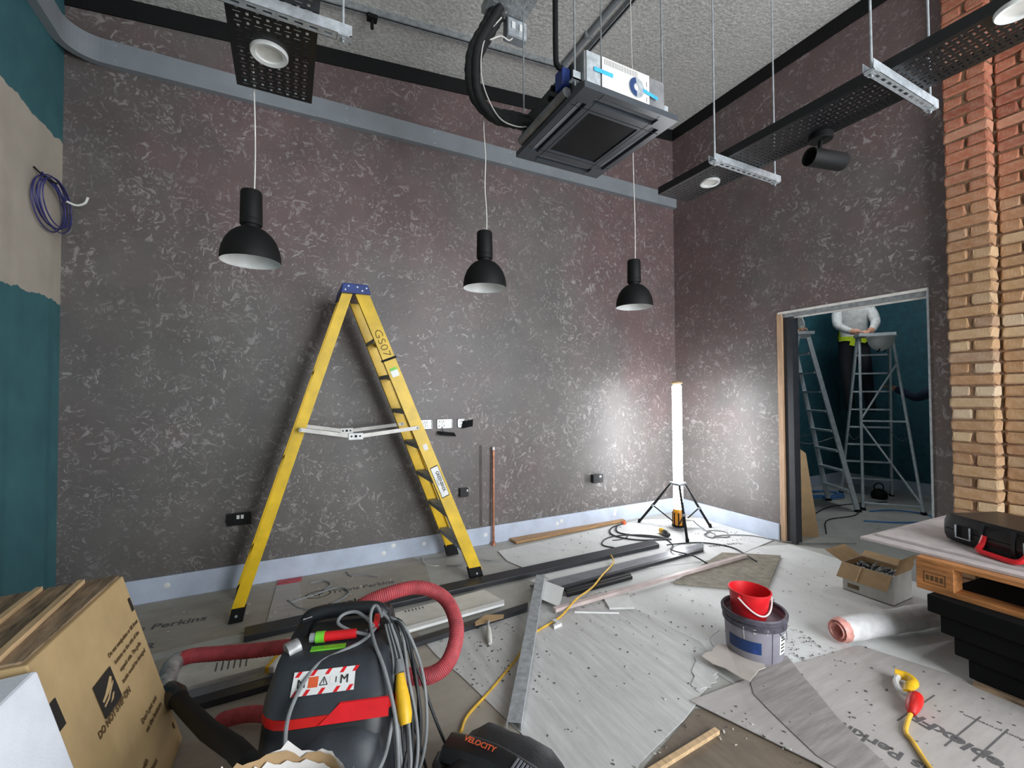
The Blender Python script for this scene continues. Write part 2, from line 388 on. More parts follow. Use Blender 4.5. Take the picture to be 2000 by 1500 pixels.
# split into convex-ish quads along the inner path
outer = [(XR-.001, YB-.0005)] + [(max(XL+.0005, cx-(rc+th)*1.0*(-math.cos(math.radians(90+9*i)))), min(YB-.0005, cy+(rc+th)*math.sin(math.radians(90+9*i)))) for i in range(11)] + [(XL+.0005, YF+.01)]
for i in range(len(inner)-1):
    tk.prism([inner[i], outer[i], outer[i+1], inner[i+1]], z0, z1)
trunk = struct('trim_3', tk, M['trunk'])
sm = MB().cyl((0, 0, 0), (0, -.004, 0), .006, 8)
for x in (-1.02, -.25, .42, 1.15, 1.9, 2.6, 3.4):
    for z in (3.6, 3.7):
        o = part('screw', MB().cyl((x, YB-th, z), (x, YB-th-.004, z), .007, 8), M['galv'], trunk)
lip = part('edge_lip', MB().box(.2, XR-.01, YB-th-.006, YB-th, z0, z0+.008), M['trunk'], trunk)
# skirting
struct('baseboard_back', MB().box(XL, XR-.0005, YB-.018, YB-.0003, 0, .162), M['skirting'], bev=.004)
struct('baseboard_right', MB().box(XR-.018, XR-.0003, dy1+.03, YB-.0185, 0, .162), M['skirting'], bev=.004)
struct('baseboard_left', MB().box(XL+.0003, XL+.018, YF+.01, YB-.0185, 0, .162), M['skirting'])

# doorway: pine lining, dark leaf of a pocket door, metal head track, plaster bead
door = struct('door_1', MB().box(XR-.004, XR+.134, dy1-.022, dy1+.022, 0, dz), M['lining'])
part('door_leaf', MB().box(XR+.02, XR+.11, dy1-.105, dy1-.03, .005, dz-.04), M['charcoal_plank'], door)
part('head_track', MB().box(XR+.012, XR+.12, dy0, dy1-.022, dz-.05, dz-.001), M['galv_dark'], door)
part('track_lip', MB().box(XR-.006, XR+.006, dy0, dy1+.01, dz-.016, dz+.004), M['offwhite'], door)
part('track_rail', MB().box(XR+.05, XR+.07, dy0, dy1-.1, dz-.062, dz-.05), M['offwhite'], door)
part('plaster_bead', MB().box(XR-.005, XR+.010, dy0-.006, dy0+.007, 0, dz+.004), M['galv'], door)

# lobby beyond the doorway
struct('wall_lobby_back', MB().box(XR+.13, 7.75, 3.80, 3.9, 0, 3.4), M['teal_plain'])
struct('wall_lobby_end', MB().box(7.6, 7.75, -.2, 3.80, 0, 3.4), M['teal_plain'])
struct('wall_lobby_near', MB().box(XR+.35, 7.6, .3, .45, 0, 3.4), M['teal_plain'])
struct('ceiling_lobby', MB().box(XR+.13, 7.75, -.2, 3.9, 3.4, 3.5), M['ceiling'])
struct('baseboard_lobby_back', MB().box(XR+.13, 7.6, 3.782, 3.80, 0, .16), M['skirting'])
struct('baseboard_lobby_end', MB().box(7.582, 7.6, .45, 3.78, 0, .16), M['skirting'])
lb = thing('lobby_fill_light', 'white batten fill light added out of view on the ceiling of the room beyond the doorway', 'light', (5.9, 2.7, 3.4))  # added fill lamp, unseen above the door head, to brighten the lobby
part('housing', MB().box(5.3, 6.5, 2.66, 2.74, 3.36, 3.399), M['white'], lb)
part('lobby_fill_diffuser', MB().box(5.32, 6.48, 2.665, 2.735, 3.335, 3.36), M['lobby_fill'], lb)

# ------------------------------------------------------------------ brick pier and brick wall
def chamfer_brick(L, D, H, c=.007, seed=0):
    rnd = random.Random(seed); mb = MB(); rings = []
    for xi, inset in ((0, c), (c, 0), (D, 0)):     # x: 0 face towards the room
        y0, y1, za, zb = inset, L-inset, inset, H-inset
        rr = []
        for y, z in ((y0+c, za), (y1-c, za), (y1, za+c), (y1, zb-c), (y1-c, zb), (y0+c, zb), (y0, zb-c), (y0, za+c)):
            rr.append((xi + rnd.uniform(-.0015, .0015), y + rnd.uniform(-.005, .005), z + rnd.uniform(-.0045, .0045)))
        rings.append(rr)
    mb.loft(rings); mb.smooth = False; return mb
def brick_set(prefix, L, D, H, n=4):
    out = []
    for i in range(n):
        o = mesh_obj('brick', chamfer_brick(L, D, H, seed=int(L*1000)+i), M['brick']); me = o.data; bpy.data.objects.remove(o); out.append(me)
    return out
BH = .075; H_ = .0655
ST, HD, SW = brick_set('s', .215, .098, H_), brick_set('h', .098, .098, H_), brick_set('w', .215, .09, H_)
pier = struct('wall_brick_pier', MB().box(4.009, XR-.0005, 1.125, 1.329, 0, zc(4.0)), M['mortar'])
bwall = struct('wall_brick_right', MB().box(XR+.012, XR+.14, .30, 1.2245, 0, zc(XR)), M['mortar'])
def lay(me, loc, parent):
    o = bpy.data.objects.new('brick', me); COL.objects.link(o); o.parent = parent
    o.location = (loc[0]+random.uniform(-.007, .002), loc[1]+random.uniform(-.0025, .0025), loc[2]+random.uniform(-.002, .002)); o.rotation_euler = (random.uniform(-.014, .014), 0, random.uniform(-.02, .02))
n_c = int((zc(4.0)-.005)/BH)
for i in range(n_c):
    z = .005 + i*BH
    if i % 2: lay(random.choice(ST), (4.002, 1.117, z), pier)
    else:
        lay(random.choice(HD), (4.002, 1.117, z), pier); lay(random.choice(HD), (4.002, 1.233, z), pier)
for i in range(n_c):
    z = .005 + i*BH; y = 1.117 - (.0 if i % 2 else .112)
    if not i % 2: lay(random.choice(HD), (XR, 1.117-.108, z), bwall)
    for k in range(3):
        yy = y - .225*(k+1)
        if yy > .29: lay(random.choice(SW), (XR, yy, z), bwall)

# ------------------------------------------------------------------ overhead services
ZT = 2.79
def tray_mb(x0, x1, y0, y1, z, ncol=8, step=.0235, clear=(), th=.0035, flange=.05):
    mb = MB(); W = x1-x0; m = .018; cw = (W-2*m)/ncol; ny = int((y1-y0-.02)/step); ys = y1-.01
    ax = [x0, x0+m] + [x0+m+cw*(i+1) for i in range(ncol-1)] + [x1-m, x1]
    mb.box(x0, x0+m, y0, y1, z, z+th); mb.box(x1-m, x1, y0, y1, z, z+th)
    mb.box(x0+m, x1-m, ys, y1, z, z+th); mb.box(x0+m, x1-m, y0, ys-ny*step, z, z+th)
    for j in range(ny):
        b = ys-j*step; a = b-step
        for i in range(ncol):
            l, r = ax[i+1], ax[i+2]; cx, cy = (l+r)/2, (a+b)/2
            if any((cx-q[0])**2 + (cy-q[1])**2 < q[2]**2 for q in clear):
                mb.box(l, r, a, b, z, z+th); continue
            hw, hh = ((.0050, .0085) if (j+i) % 2 else (.0125, .0036))
            V = [(l,a,z),(r,a,z),(r,b,z),(l,b,z),(cx-hw,cy-hh,z),(cx+hw,cy-hh,z),(cx+hw,cy+hh,z),(cx-hw,cy+hh,z)]
            V += [(p[0], p[1], z+th) for p in V]
            mb.add(V, [(0,4,5,1),(1,5,6,2),(2,6,7,3),(3,7,4,0),(8,9,13,12),(9,10,14,13),(10,11,15,14),(11,8,12,15),(4,12,13,5),(5,13,14,6),(6,14,15,7),(7,15,12,4)])
    fl = MB().box(x0-.0015, x0, y0, y1, z, z+flange).box(x1, x1+.0015, y0, y1, z, z+flange)
    fl.box(x0, x0+.012, y0, y1, z+flange-.0015, z+flange).box(x1-.012, x1, y0, y1, z+flange-.0015, z+flange)
    return mb, fl
def cable_tray(label, x0, x1, y0, y1, clear, group='black perforated lighting trays'):
    t = thing('cable_tray', label, 'cable tray', ((x0+x1)/2, (y0+y1)/2, ZT), 0, group)
    p, f_ = tray_mb(x0, x1, y0, y1, ZT, clear=clear)
    part('perforated_base', p, M['tray_black'], t); part('side_flange', f_, M['tray_black'], t); return t
cable_tray('black perforated cable tray overhead at top left, ending above the first pendant', -.205, .099, -1.2, 2.31, [(-.06, 2.035, .085)])
cable_tray('black perforated cable tray running under the ceiling beside the right wall', 2.335, 2.632, -1.2, 2.295, [(2.5, 2.0, .07), (2.38, .575, .08), (2.55, 1.36, .07)])
def downlight(label, x, y, r, on=False):
    t = thing('downlight', label, 'downlight', (x, y, ZT), 0, 'recessed downlights in the trays')
    part('bezel', MB().lathe([(r*.66, -.003), (r*.72, -.012), (r*.95, -.016), (r, -.011), (r, -.0005)], 36, (x, y, ZT)), M['white'], t)
    part('reflector', MB().lathe([(r*.68, -.006), (r*.60, -.003), (0.0005, -.002)], 36, (x, y, ZT)), M['offwhite'], t)
downlight('white round downlight in the tray above the left pendant', -.07, 2.035, .070)
downlight('white downlight at the far end of the right-hand tray', 2.5, 2.0, .062)
downlight('white downlight cut off at the top right corner of the view', 2.375, .575, .064)
def strut(label, x0, x1, y, z=ZT):
    t = thing('strut_hanger', label, 'bracket', ((x0+x1)/2, y, z-.045), 0, 'slotted channel hangers under the trays')
    w, b, th = .041, z-.044, .0025
    mb = MB().box(x0, x1, y-w/2, y-w/2+th, b, z-.002).box(x0, x1, y+w/2-th, y+w/2, b, z-.002)
    # slotted web, facing down
    n = int((x1-x0)/.05); ex = ((x1-x0) - n*.05)/2
    mb.box(x0, x0+ex, y-w/2, y+w/2, b, b+th); mb.box(x1-ex, x1, y-w/2, y+w/2, b, b+th)
    for i in range(n):
        l = x0+ex+i*.05; r = l+.05; cx = (l+r)/2; hw, hh = .014, .0065
        V = [(l,y-w/2,b),(r,y-w/2,b),(r,y+w/2,b),(l,y+w/2,b),(cx-hw,y-hh,b),(cx+hw,y-hh,b),(cx+hw,y+hh,b),(cx-hw,y+hh,b)]; V += [(p[0], p[1], b+th) for p in V]
        mb.add(V, [(0,4,5,1),(1,5,6,2),(2,6,7,3),(3,7,4,0),(8,9,13,12),(9,10,14,13),(10,11,15,14),(11,8,12,15),(4,12,13,5),(5,13,14,6),(6,14,15,7),(7,15,12,4)])
    part('channel', mb, M['galv'], t)
    for x in (x0+.03, x1-.03):
        part('threaded_rod', MB().cyl((x, y, b-.02), (x, y, zc(x)), .005, 8), M['galv'], t)
        part('nut', MB().cyl((x, y, b-.010), (x, y, b-.0005), .010, 6), M['galv_dark'], t)
        part('square_washer', MB().box(x-.02, x+.02, y-.02, y+.02, b-.004, b), M['galv'], t)
strut('galvanised slotted channel hanger carrying the right tray near its far downlight', 2.215, 2.845, 1.76)
strut('galvanised slotted channel hanger carrying the right tray in front of the brick pier', 2.185, 2.785, .96)
strut('galvanised slotted channel hanger above the left pendant at the top of the view', -.45, .215, 1.765)

# black spotlight on the right tray
s = thing('track_spotlight', 'black cylindrical spotlight hanging under the right-hand tray', 'spotlight', (2.585, 1.36, ZT))
part('base_puck', MB().lathe([(.0005, 0), (.058, 0), (.058, -.03), (.052, -.035), (.0005, -.035)], 32, (2.585, 1.36, ZT-.001)), M['black_matt'], s)
part('swivel_arm', MB().cyl((2.585, 1.36, ZT-.035), (2.57, 1.36, ZT-.088), .011, 12), M['black_matt'], s)
d = Vector((.97, -.24, -.02)).normalized(); c0 = Vector((2.50, 1.375, ZT-.135))
hb = part('lamp_barrel', MB().lathe([(.040, .012), (.0465, 0), (.0475, .005), (.0475, .215), (.044, .222), (.0005, .222)], 32, c0, ax=d), M['black_matt'], s)
part('baffle', MB().lathe([(.040, .012), (.030, .05), (.0005, .055)], 32, c0, ax=d), M['black'], hb)

# pendants
def pendant(label, x, y, z, top):
    t = thing('pendant_lamp', label, 'pendant lamp', (x, y, z), 0, 'three matt black bell pendants in a row')
    L = lambda prof: MB().lathe(prof, 48, (0,0,0))
    out = [(.124, 0), (.125, .004), (.124, .03), (.118, .062), (.105, .096), (.086, .124), (.064, .144), (.050, .152), (.040, .155)]
    part('shade', L(out + [(.038, .150)]), M['black_matt'], t, False)
    part('shade_lining', L([(.124, 0), (.1215, .004), (.1195, .03), (.114, .06), (.101, .092), (.082, .119), (.060, .139), (.036, .148), (.0005, .149)]), M['white'], t, False)
    part('neck', L([(.036, .150), (.036, .172)]), M['black_matt'], t, False)
    part('lamp_holder', L([(.0005, .17), (.044, .170), (.0465, .175), (.0465, .195), (.0455, .199), (.0465, .202), (.0445, .32), (.041, .328), (.0005, .329)]), M['black_matt'], t, False)
    n = 10; pts = [(.004*math.sin(i*1.3)*(1 if 0 < i < n else 0)+(.012 if i == 0 else .012*(1-i/n)), 0, .327 + (top-z-.327)*i/n) for i in range(n+1)]
    part('cable', MB().tube(spline(pts, 3), .0032, 8), M['offwhite'], t, False)
pendant('leftmost black bell pendant lamp, hanging below the perforated tray left of the ladder', -.150, 2.35, 2.002, zc(-.15))
pendant('middle black bell pendant lamp, hanging right of the ladder top', 1.021, 2.35, 2.002, 3.06)
pendant('rightmost black bell pendant lamp, hanging under the ceiling cassette near the corner', 2.152, 2.35, 1.985, zc(2.152))

# ceiling cassette air conditioner
ax0, ax1, ay0, ay1, az = 1.205, 1.795, 1.622, 2.300, 2.79
ac = thing('ceiling_cassette', 'ceiling cassette air conditioner with dark panel and bare metal body on rods', 'air conditioner', ((ax0+ax1)/2, (ay0+ay1)/2, az))
pn = MB(); e, sl, wv = .075, .105, .050     # margins of the four air slots
sx0, sx1, sy0, sy1 = ax0+.10, ax1-.10, ay0+.10, ay1-.10
pz = (az, az+.03)
# panel ring built around slots and grille
slots = [(sx0, sx1, ay0+.035, ay0+.035+wv), (sx0, sx1, ay1-.035-wv, ay1-.035), (ax0+.035, ax0+.035+wv, sy0, sy1), (ax1-.035-wv, ax1-.035, sy0, sy1)]
gx0, gx1, gy0, gy1 = ax0+.135, ax1-.135, ay0+.15, ay1-.15
xs = sorted({ax0, ax1, gx0, gx1, *[q for s_ in slots for q in s_[:2]]}); ys = sorted({ay0, ay1, gy0, gy1, *[q for s_ in slots for q in s_[2:]]})
holes = slots + [(gx0, gx1, gy0, gy1)]
for i in range(len(xs)-1):
    for j in range(len(ys)-1):
        cx, cy = (xs[i]+xs[i+1])/2, (ys[j]+ys[j+1])/2
        if any(h[0] < cx < h[1] and h[2] < cy < h[3] for h in holes): continue
        pn.box(xs[i], xs[i+1], ys[j], ys[j+1], *pz)
panel = part('fascia_panel', pn, M['acpanel'], ac)
sm_ = MB()
for x in (gx0-.02, gx1+.015): sm_.box(x, x+.003, ay0+.01, ay1-.01, az-.0008, az)
for y in (gy0-.02, gy1+.015): sm_.box(ax0+.01, ax1-.01, y, y+.003, az-.0008, az)
part('panel_seams', sm_, M['black'], panel)
for q in slots:
    hor = (q[1]-q[0]) > (q[3]-q[2])
    part('air_slot', MB().box(q[0], q[1], q[2], q[3], az+.024, az+.03), M['black'], panel)
    b = MB(); cx, cy = (q[0]+q[1])/2, (q[2]+q[3])/2
    if hor: b.obox((cx, cy, az+.012), ((q[1]-q[0])/2-.008, 0, 0), (0, .017, .006), (0, -.001, .002))
    else: b.obox((cx, cy, az+.012), (.017, 0, .006), (0, (q[3]-q[2])/2-.008, 0), (-.001, 0, .002))
    part('air_vane', b, M['acblade'], panel)
gr = part('intake_grille', MB().box(gx0, gx1, gy0, gy1, az+.02, az+.03), M['black'], ac)
gm = MB(); n = 64
for i in range(n): x = gx0 + (gx1-gx0)*(i+.5)/n; gm.box(x-.001, x+.001, gy0, gy1, az+.008, az+.02)
for i in range(64): y = gy0 + (gy1-gy0)*(i+.5)/64; gm.box(gx0, gx1, y-.0008, y+.0008, az+.007, az+.008)
part('grille_bars', gm, M['black_gloss'], gr)
bx0, bx1, by0, by1, bz0, bz1 = ax0+.035, ax1-.04, ay0+.05, ay1-.04, az+.031, 3.01
part('body', MB().box(bx0, bx1, by0, by1, bz0, bz1), M['acbody'], ac, bev=.006)
part('side_lagging', MB().box(bx0-.008, bx0-.0005, by0+.09, by1-.02, bz0+.02, bz1-.01), M['acdark'], ac)
part('drain_tray', MB().cyl((bx0-.028, by0+.10, bz0+.035), (bx0-.028, by1-.02, bz0+.035), .026, 16), M['acbody'], ac)
part('drain_pump', MB().box(bx0-.055, bx0-.009, by0+.10, by0+.17, bz1-.12, bz1-.03), M['blue_cap'], ac, bev=.006)
part('corner_flange', MB().box(bx0+.01, bx0+.09, by0-.006, by0-.0005, bz0+.01, bz1-.005), M['galv'], ac)
for k, z in enumerate((bz0+.05, bz0+.085, bz0+.12)):
    part('pipe_port', MB().cyl((bx0-.05, by0+.21+.03*(k % 2), z), (bx0-.008, by0+.21+.03*(k % 2), z), .013, 12), M['black'], ac)
for x, y in ((bx0-.025, by0+.04), (bx1+.025, by0+.04), (bx0-.025, by1-.04), (bx1+.025, by1-.04)):
    br = part('hanging_bracket', MB().box(x-.022, x+.022, y-.018, y+.018, bz0+.05, bz0+.056).box(x-.022, x+.022, y-.018, y-.015, bz0+.05, bz0+.09), M['galv'], ac)
    part('threaded_rod', MB().cyl((x, y, bz0+.03), (x, y, zc(x)), .0045, 8), M['galv_dark'], br)
# literature pack taped on the cassette
mn = thing('instruction_pack', 'white instruction booklet and disc in a clear bag taped to the cassette side', 'booklet', ((bx0+bx1)/2, by0, bz0+.02))
mx0, mx1, mz0, mz1, my = bx0+.10, bx0+.40, bz0+.012, bz1-.006, by0-.001
part('booklet', MB().box(mx0, mx1, my-.007, my, mz0, mz1), M['paper'], mn)
ln = MB()
for i in range(26): x = mx0+.012+i*.0082; ln.box(x, x+.0028, my-.0078, my-.0072, mz1-.035, mz1-.006)
for i in range(30): x = mx0+.03+i*.0078; ln.box(x, x+.0035, my-.0078, my-.0072, mz0+.004, mz0+.010)
for i in range(3): ln.box(mx1-.02, mx1-.016, my-.0078, my-.0072, mz0+.03+i*.04, mz0+.055+i*.04)
part('printed_lines', ln, M['ink_grey'], mn)['kind'] = 'stuff'
dc = Vector((mx1-.085, my-.009, mz0+.085))
part('disc', MB().lathe([(.014, 0), (.05, 0), (.05, .0012), (.014, .0012), (.014, 0)], 40, dc, ax=(0, -1, 0)), [M['galv']], mn)
arc = MB()
for k in range(14):
    a0, a1 = math.radians(100+12*k), math.radians(112+12*k)
    V = [dc + Vector((r*math.cos(a), -.0022, r*math.sin(a))) for r, a in ((.02, a0), (.048, a0), (.048, a1), (.02, a1))]
    arc.add(V, [(0,1,2,3)])
part('disc_print', arc, M['navy'], mn)
part('tape_strip', MB().box(mx0-.05, mx0+.065, my-.0095, my-.0085, mz0+.085, mz0+.105), M['cyan'], mn)
part('tape_strip', MB().obox((mx1+.005, my-.0105, mz0+.075), (.05, 0, -.008), (0, .0004, 0), (.0015, 0, .009)), M['cyan'], mn)
dr = single('condensate_drain_pipe', MB().tube(spline([(1.165, 1.80, zc(1.165)), (1.165, 1.80, 3.4), (1.165, 1.80, 3.05), (1.172, 1.795, 2.99), (1.195, 1.785, 2.975)], 6), .0135, 12), M['black'], 'black drain pipe dropping vertically from the ceiling to the cassette', 'pipe')
# lagged refrigerant pipes with a white comms wire
pb = thing('lagged_pipe_bundle', 'bundle of black lagged pipes curving down from the metal tray into the cassette', 'pipe', (1.0, 2.33, 3.0))
for k, (ox, oy, oz, r) in enumerate(((0, 0, 0, .034), (.042, .02, .012, .028), (.018, -.04, -.02, .024))):
    pts = [(1.06+ox, 2.28+oy, 3.60), (1.01+ox, 2.31+oy, 3.50), (.945+ox, 2.33+oy, 3.36), (.93+ox*.9, 2.33+oy, 3.2+oz), (.965+ox*.6, 2.325+oy*.8, 3.08+oz), (1.06, 2.29+oy*.5, 2.985+oz*1.4+ox*.4), (1.15, 2.24+oy*.4, 2.955+oz*1.4+ox*.5), (1.236, 2.19+oy, 2.93+oz*1.5+ox*.5)]
    sp_ = spline(pts, 7); part('lagged_pipe', MB().tube(sp_, [r*(1+.07*math.sin(i*2.1+k)) for i in range(len(sp_))], 14), M['insul'], pb)
part('comms_wire', MB().tube(spline([(1.09, 2.25, 3.55), (1.0, 2.27, 3.42), (.965, 2.262, 3.25), (.985, 2.255, 3.1), (1.06, 2.23, 2.95), (1.15, 2.19, 2.90), (1.23, 2.15, 2.90)], 6), .0035, 6), M['offwhite'], pb)
# galvanised tray with a grey switched outlet
gt = thing('galvanised_tray', 'short galvanised perforated tray hanging at top centre above the pipe bundle', 'cable tray', (1.13, 1.9, 3.6))
p, f_ = tray_mb(1.0, 1.25, 1.2, 2.33, 3.60, ncol=5, step=.04); part('perforated_base', p, M['galv_dark'], gt); part('side_flange', f_, M['galv_dark'], gt)
for y in (1.4, 2.1): part('threaded_rod', MB().cyl((1.125, y, 3.6), (1.125, y, zc(1.125)), .005, 8), M['galv_dark'], gt)
so = thing('metalclad_socket', 'grey metal-clad switched outlet on the side of the galvanised tray', 'socket', (1.20, 2.28, 3.50))
part('back_box', MB().box(1.14, 1.27, 2.275, 2.335, 3.49, 3.599), M['trunk'], so, bev=.004)
part('switch_plate', MB().box(1.145, 1.265, 2.271, 2.275, 3.495, 3.594), M['galv'], so)
for x in (1.165, 1.215): part('rocker', MB().box(x, x+.022, 2.264, 2.271, 3.53, 3.57), M['white'], so)
part('flex_tail', MB().tube(spline([(1.18, 2.29, 3.49), (1.15, 2.28, 3.46), (1.09, 2.262, 3.45), (1.02, 2.258, 3.40)], 6), .004, 6), M['offwhite'], so)
# rails on the soffit
def crail(name, label, x0, y0, x1, y1, along):
    t = thing(name, label, 'rail', ((x0+x1)/2, (y0+y1)/2, zc(x0)-.05))
    hw = .021; zf = lambda d: (lambda x, y: zc(x)-d)
    if along == 'x':
        part('channel', MB().prism([(x0, y0-hw), (x1, y0-hw), (x1, y0-hw+.012), (x0, y0-hw+.012)], zf(.043), zf(.0005)).prism([(x0, y0+hw-.012), (x1, y0+hw-.012), (x1, y0+hw), (x0, y0+hw)], zf(.043), zf(.0005)), M['galv_dark'], t)
        part('slot', MB().prism([(x0, y0-hw+.012), (x1, y0-hw+.012), (x1, y0+hw-.012), (x0, y0+hw-.012)], zf(.036), zf(.0005)), M['black'], t)
    else:
        part('channel', MB().prism([(x0-hw, y0), (x0-hw+.012, y0), (x0-hw+.012, y1), (x0-hw, y1)], zf(.043), zf(.0005)).prism([(x0+hw-.012, y0), (x0+hw, y0), (x0+hw, y1), (x0+hw-.012, y1)], zf(.043), zf(.0005)), M['galv_dark'], t)
        part('slot', MB().prism([(x0-hw+.012, y0), (x0+hw-.012, y0), (x0+hw-.012, y1), (x0-hw+.012, y1)], zf(.036), zf(.0005)), M['black'], t)
    return t
crail('ceiling_rail', 'long galvanised channel rail fixed across the ceiling towards the cassette', .05, 3.30, 2.6, 3.30, 'x')
crail('ceiling_rail', 'galvanised channel rail fixed to the ceiling above the cassette, end at top', 2.30, 2.35, 2.30, 3.27, 'y')
cn = thing('conduit', 'grey conduit pipe with saddles along the ceiling above the cassette', 'pipe', (2.2, 2.8, zc(2.2)-.03))
part('pipe', MB().cyl((2.20, 2.2, zc(2.2)-.022), (2.20, 3.27, zc(2.2)-.022), .021, 14), M['trunk'], cn)
for y in (2.5, 2.9): part('saddle', MB().box(2.165, 2.235, y-.01, y+.01, zc(2.2)-.046, zc(2.2)-.004), M['galv_dark'], cn)
cb = thing('ceiling_bracket', 'small dark clamp bracket fixed to the ceiling rail at top left', 'bracket', (.54, 3.3, 4.1))
part('clamp', MB().box(.51, .58, 3.272, 3.328, zc(.54)-.075, zc(.54)-.047), M['black'], cb)
part('drop_rod', MB().cyl((.545, 3.3, zc(.54)-.14), (.545, 3.3, zc(.54)-.075), .012, 10), M['black'], cb)

# ------------------------------------------------------------------ wall fittings
def faceplate(name, label, x0, x1, z0, z1, dp, cat='socket'):
    t = thing(name, label, cat, ((x0+x1)/2, YB, z0))
    part('back_box', MB().box(x0+.004, x1-.004, YB-dp+.006, YB-.0005, z0+.004, z1-.004), M['black_gloss'], t)
    part('face_plate', MB().box(x0, x1, YB-dp-.004, YB-dp+.006, z0, z1), M['black_gloss'], t, bev=.002); return t
t = faceplate('double_socket', 'black double socket with two white rockers left of the yellow ladder', -.377, -.227, .454, .540, .036)
for x in (-.318, -.292): part('rocker', MB().box(x, x+.018, YB-.045, YB-.0405, .500, .527), M['white'], t)
for x in (-.352, -.262):
    for dx, dzz in ((0, -.018), (-.011, -.034), (.011, -.034)): part('pin_hole', MB().box(x+dx-.003, x+dx+.003, YB-.0408, YB-.0402, .50+dzz-.004, .50+dzz+.004), M['black'], t)
t = faceplate('fused_spur', 'black wall switch box between the ladder and the copper pipe', 1.385, 1.465, .465, .545, .036, 'switch')
part('rocker', MB().box(1.445, 1.458, YB-.045, YB-.0405, .512, .53), M['white'], t)
t = faceplate('single_socket', 'grey-black single socket box on the wall left of the tube light', 2.845, 2.975, .450, .538, .05)
part('rocker', MB().box(2.92, 2.945, YB-.059, YB-.0545, .508, .525), M['white'], t)
part('pin_hole', MB().box(2.905, 2.913, YB-.055, YB-.0542, .475, .485), M['black'], t)
def backbox(label, x0, x1, z0, z1):
    t = thing('metal_back_box', label, 'back box', ((x0+x1)/2, YB, z0), 0, 'open metal back boxes beside the ladder')
    part('back_plate', MB().box(x0, x1, YB-.004, YB-.0005, z0, z1), M['foil'], t)
    part('side_lip', MB().box(x0, x0+.004, YB-.013, YB-.004, z0, z1).box(x1-.004, x1, YB-.013, YB-.004, z0, z1).box(x0, x1, YB-.013, YB-.004, z0, z0+.004).box(x0, x1, YB-.013, YB-.004, z1-.004, z1), M['galv'], t)
    wr = MB()
    for k in range(3): wr.tube(spline([(x0+.02+.02*k, YB-.006, z1-.01), (x0+.03+.015*k, YB-.02, (z0+z1)/2), (x0+.015+.025*k, YB-.012, z0+.012)], 5), .002, 6)
    part('loose_wires', wr, M['dark_cord'], t)
backbox('open metal back box half hidden behind the ladder stile', 1.032, 1.136, 1.087, 1.164)
backbox('wide open metal back box in the middle of the three right of the ladder', 1.182, 1.322, 1.086, 1.165)
backbox('small open metal back box, rightmost of the three beside the ladder', 1.374, 1.440, 1.088, 1.163)
hp = thing('hanging_faceplate', 'black faceplate dangling from wires under the wide open back box', 'faceplate', (1.26, YB-.03, 1.0))
part('plate', MB().obox((1.262, YB-.035, 1.038), (.078, 0, -.010), (0, -.022, -.012), (.001, .002, -.004)), M['black_gloss'], hp)
part('wire', MB().tube(spline([(1.23, YB-.013, 1.10), (1.225, YB-.03, 1.075), (1.24, YB-.035, 1.045)], 5), .003, 6), M['dark_cord'], hp)
hp = thing('hanging_faceplate', 'small black faceplate sticking out askew beside the rightmost back box', 'faceplate', (1.46, YB-.03, 1.09))
part('plate', MB().obox((1.455, YB-.042, 1.118), (.040, -.024, .010), (-.008, -.014, -.030), (.002, -.003, .001)), M['black_gloss'], hp)
part('wire', MB().tube(spline([(1.42, YB-.012, 1.14), (1.44, YB-.03, 1.145), (1.45, YB-.036, 1.13)], 5), .003, 6), M['dark_cord'], hp)
cpz = thing('copper_pipe', 'copper pipe stub standing up the wall right of the ladder', 'pipe', (1.705, 3.742, 0))
part('tube', MB().cyl((1.70, 3.742, .0), (1.712, 3.762, .872), .011, 14), M['copper'], cpz)
part('end_cap', MB().lathe([(.0005, .03), (.010, .028), (.013, .018), (.013, 0), (.0112, 0)], 16, (1.712, 3.762, .868)), M['white'], cpz)
part('floor_collar', MB().lathe([(.0005, .03), (.018, .028), (.022, .0)], 16, (1.70, 3.742, 0)), M['copper'], cpz)
# violet data cable coil on the left wall
cc = thing('data_cable_coil', 'coil of violet data cable hanging on the bare patch of the left wall', 'cable', (XL, 3.56, 2.4))
for k in range(6):
    pts = []
    for i in range(15):
        a = 2*math.pi*i/14 + .4; ry, rz = .195+.012*math.sin(k*2.1), .142+.010*math.cos(k*1.7)
        pts.append((XL+.018+.009*k, 3.565+ry*math.cos(a+.15*k)+.008*math.sin(k*2), 2.535+rz*math.sin(a+.15*k)-.008*math.cos(3*k)))
    part('cable_turn', MB().tube(spline(pts, 4), .0035, 6), M['blue_cable'], cc)
part('cable_tail', MB().tube(spline([(XL+.004, 3.43, 2.69), (XL+.03, 3.46, 2.66), (XL+.045, 3.52, 2.655), (XL+.05, 3.58, 2.665)], 5), .005, 6), M['black'], cc)
part('cable_tail', MB().tube(spline([(XL+.004, 3.52, 2.70), (XL+.03, 3.56, 2.66), (XL+.05, 3.64, 2.62), (XL+.06, 3.68, 2.60)], 5), .006, 6), M['blue_cable'], cc)
part('bare_wire_end', MB().tube(spline([(XL+.06, 3.68, 2.60), (XL+.10, 3.70, 2.59), (XL+.14, 3.70, 2.61), (XL+.155, 3.70, 2.65)], 5), .007, 6), M['white'], cc)

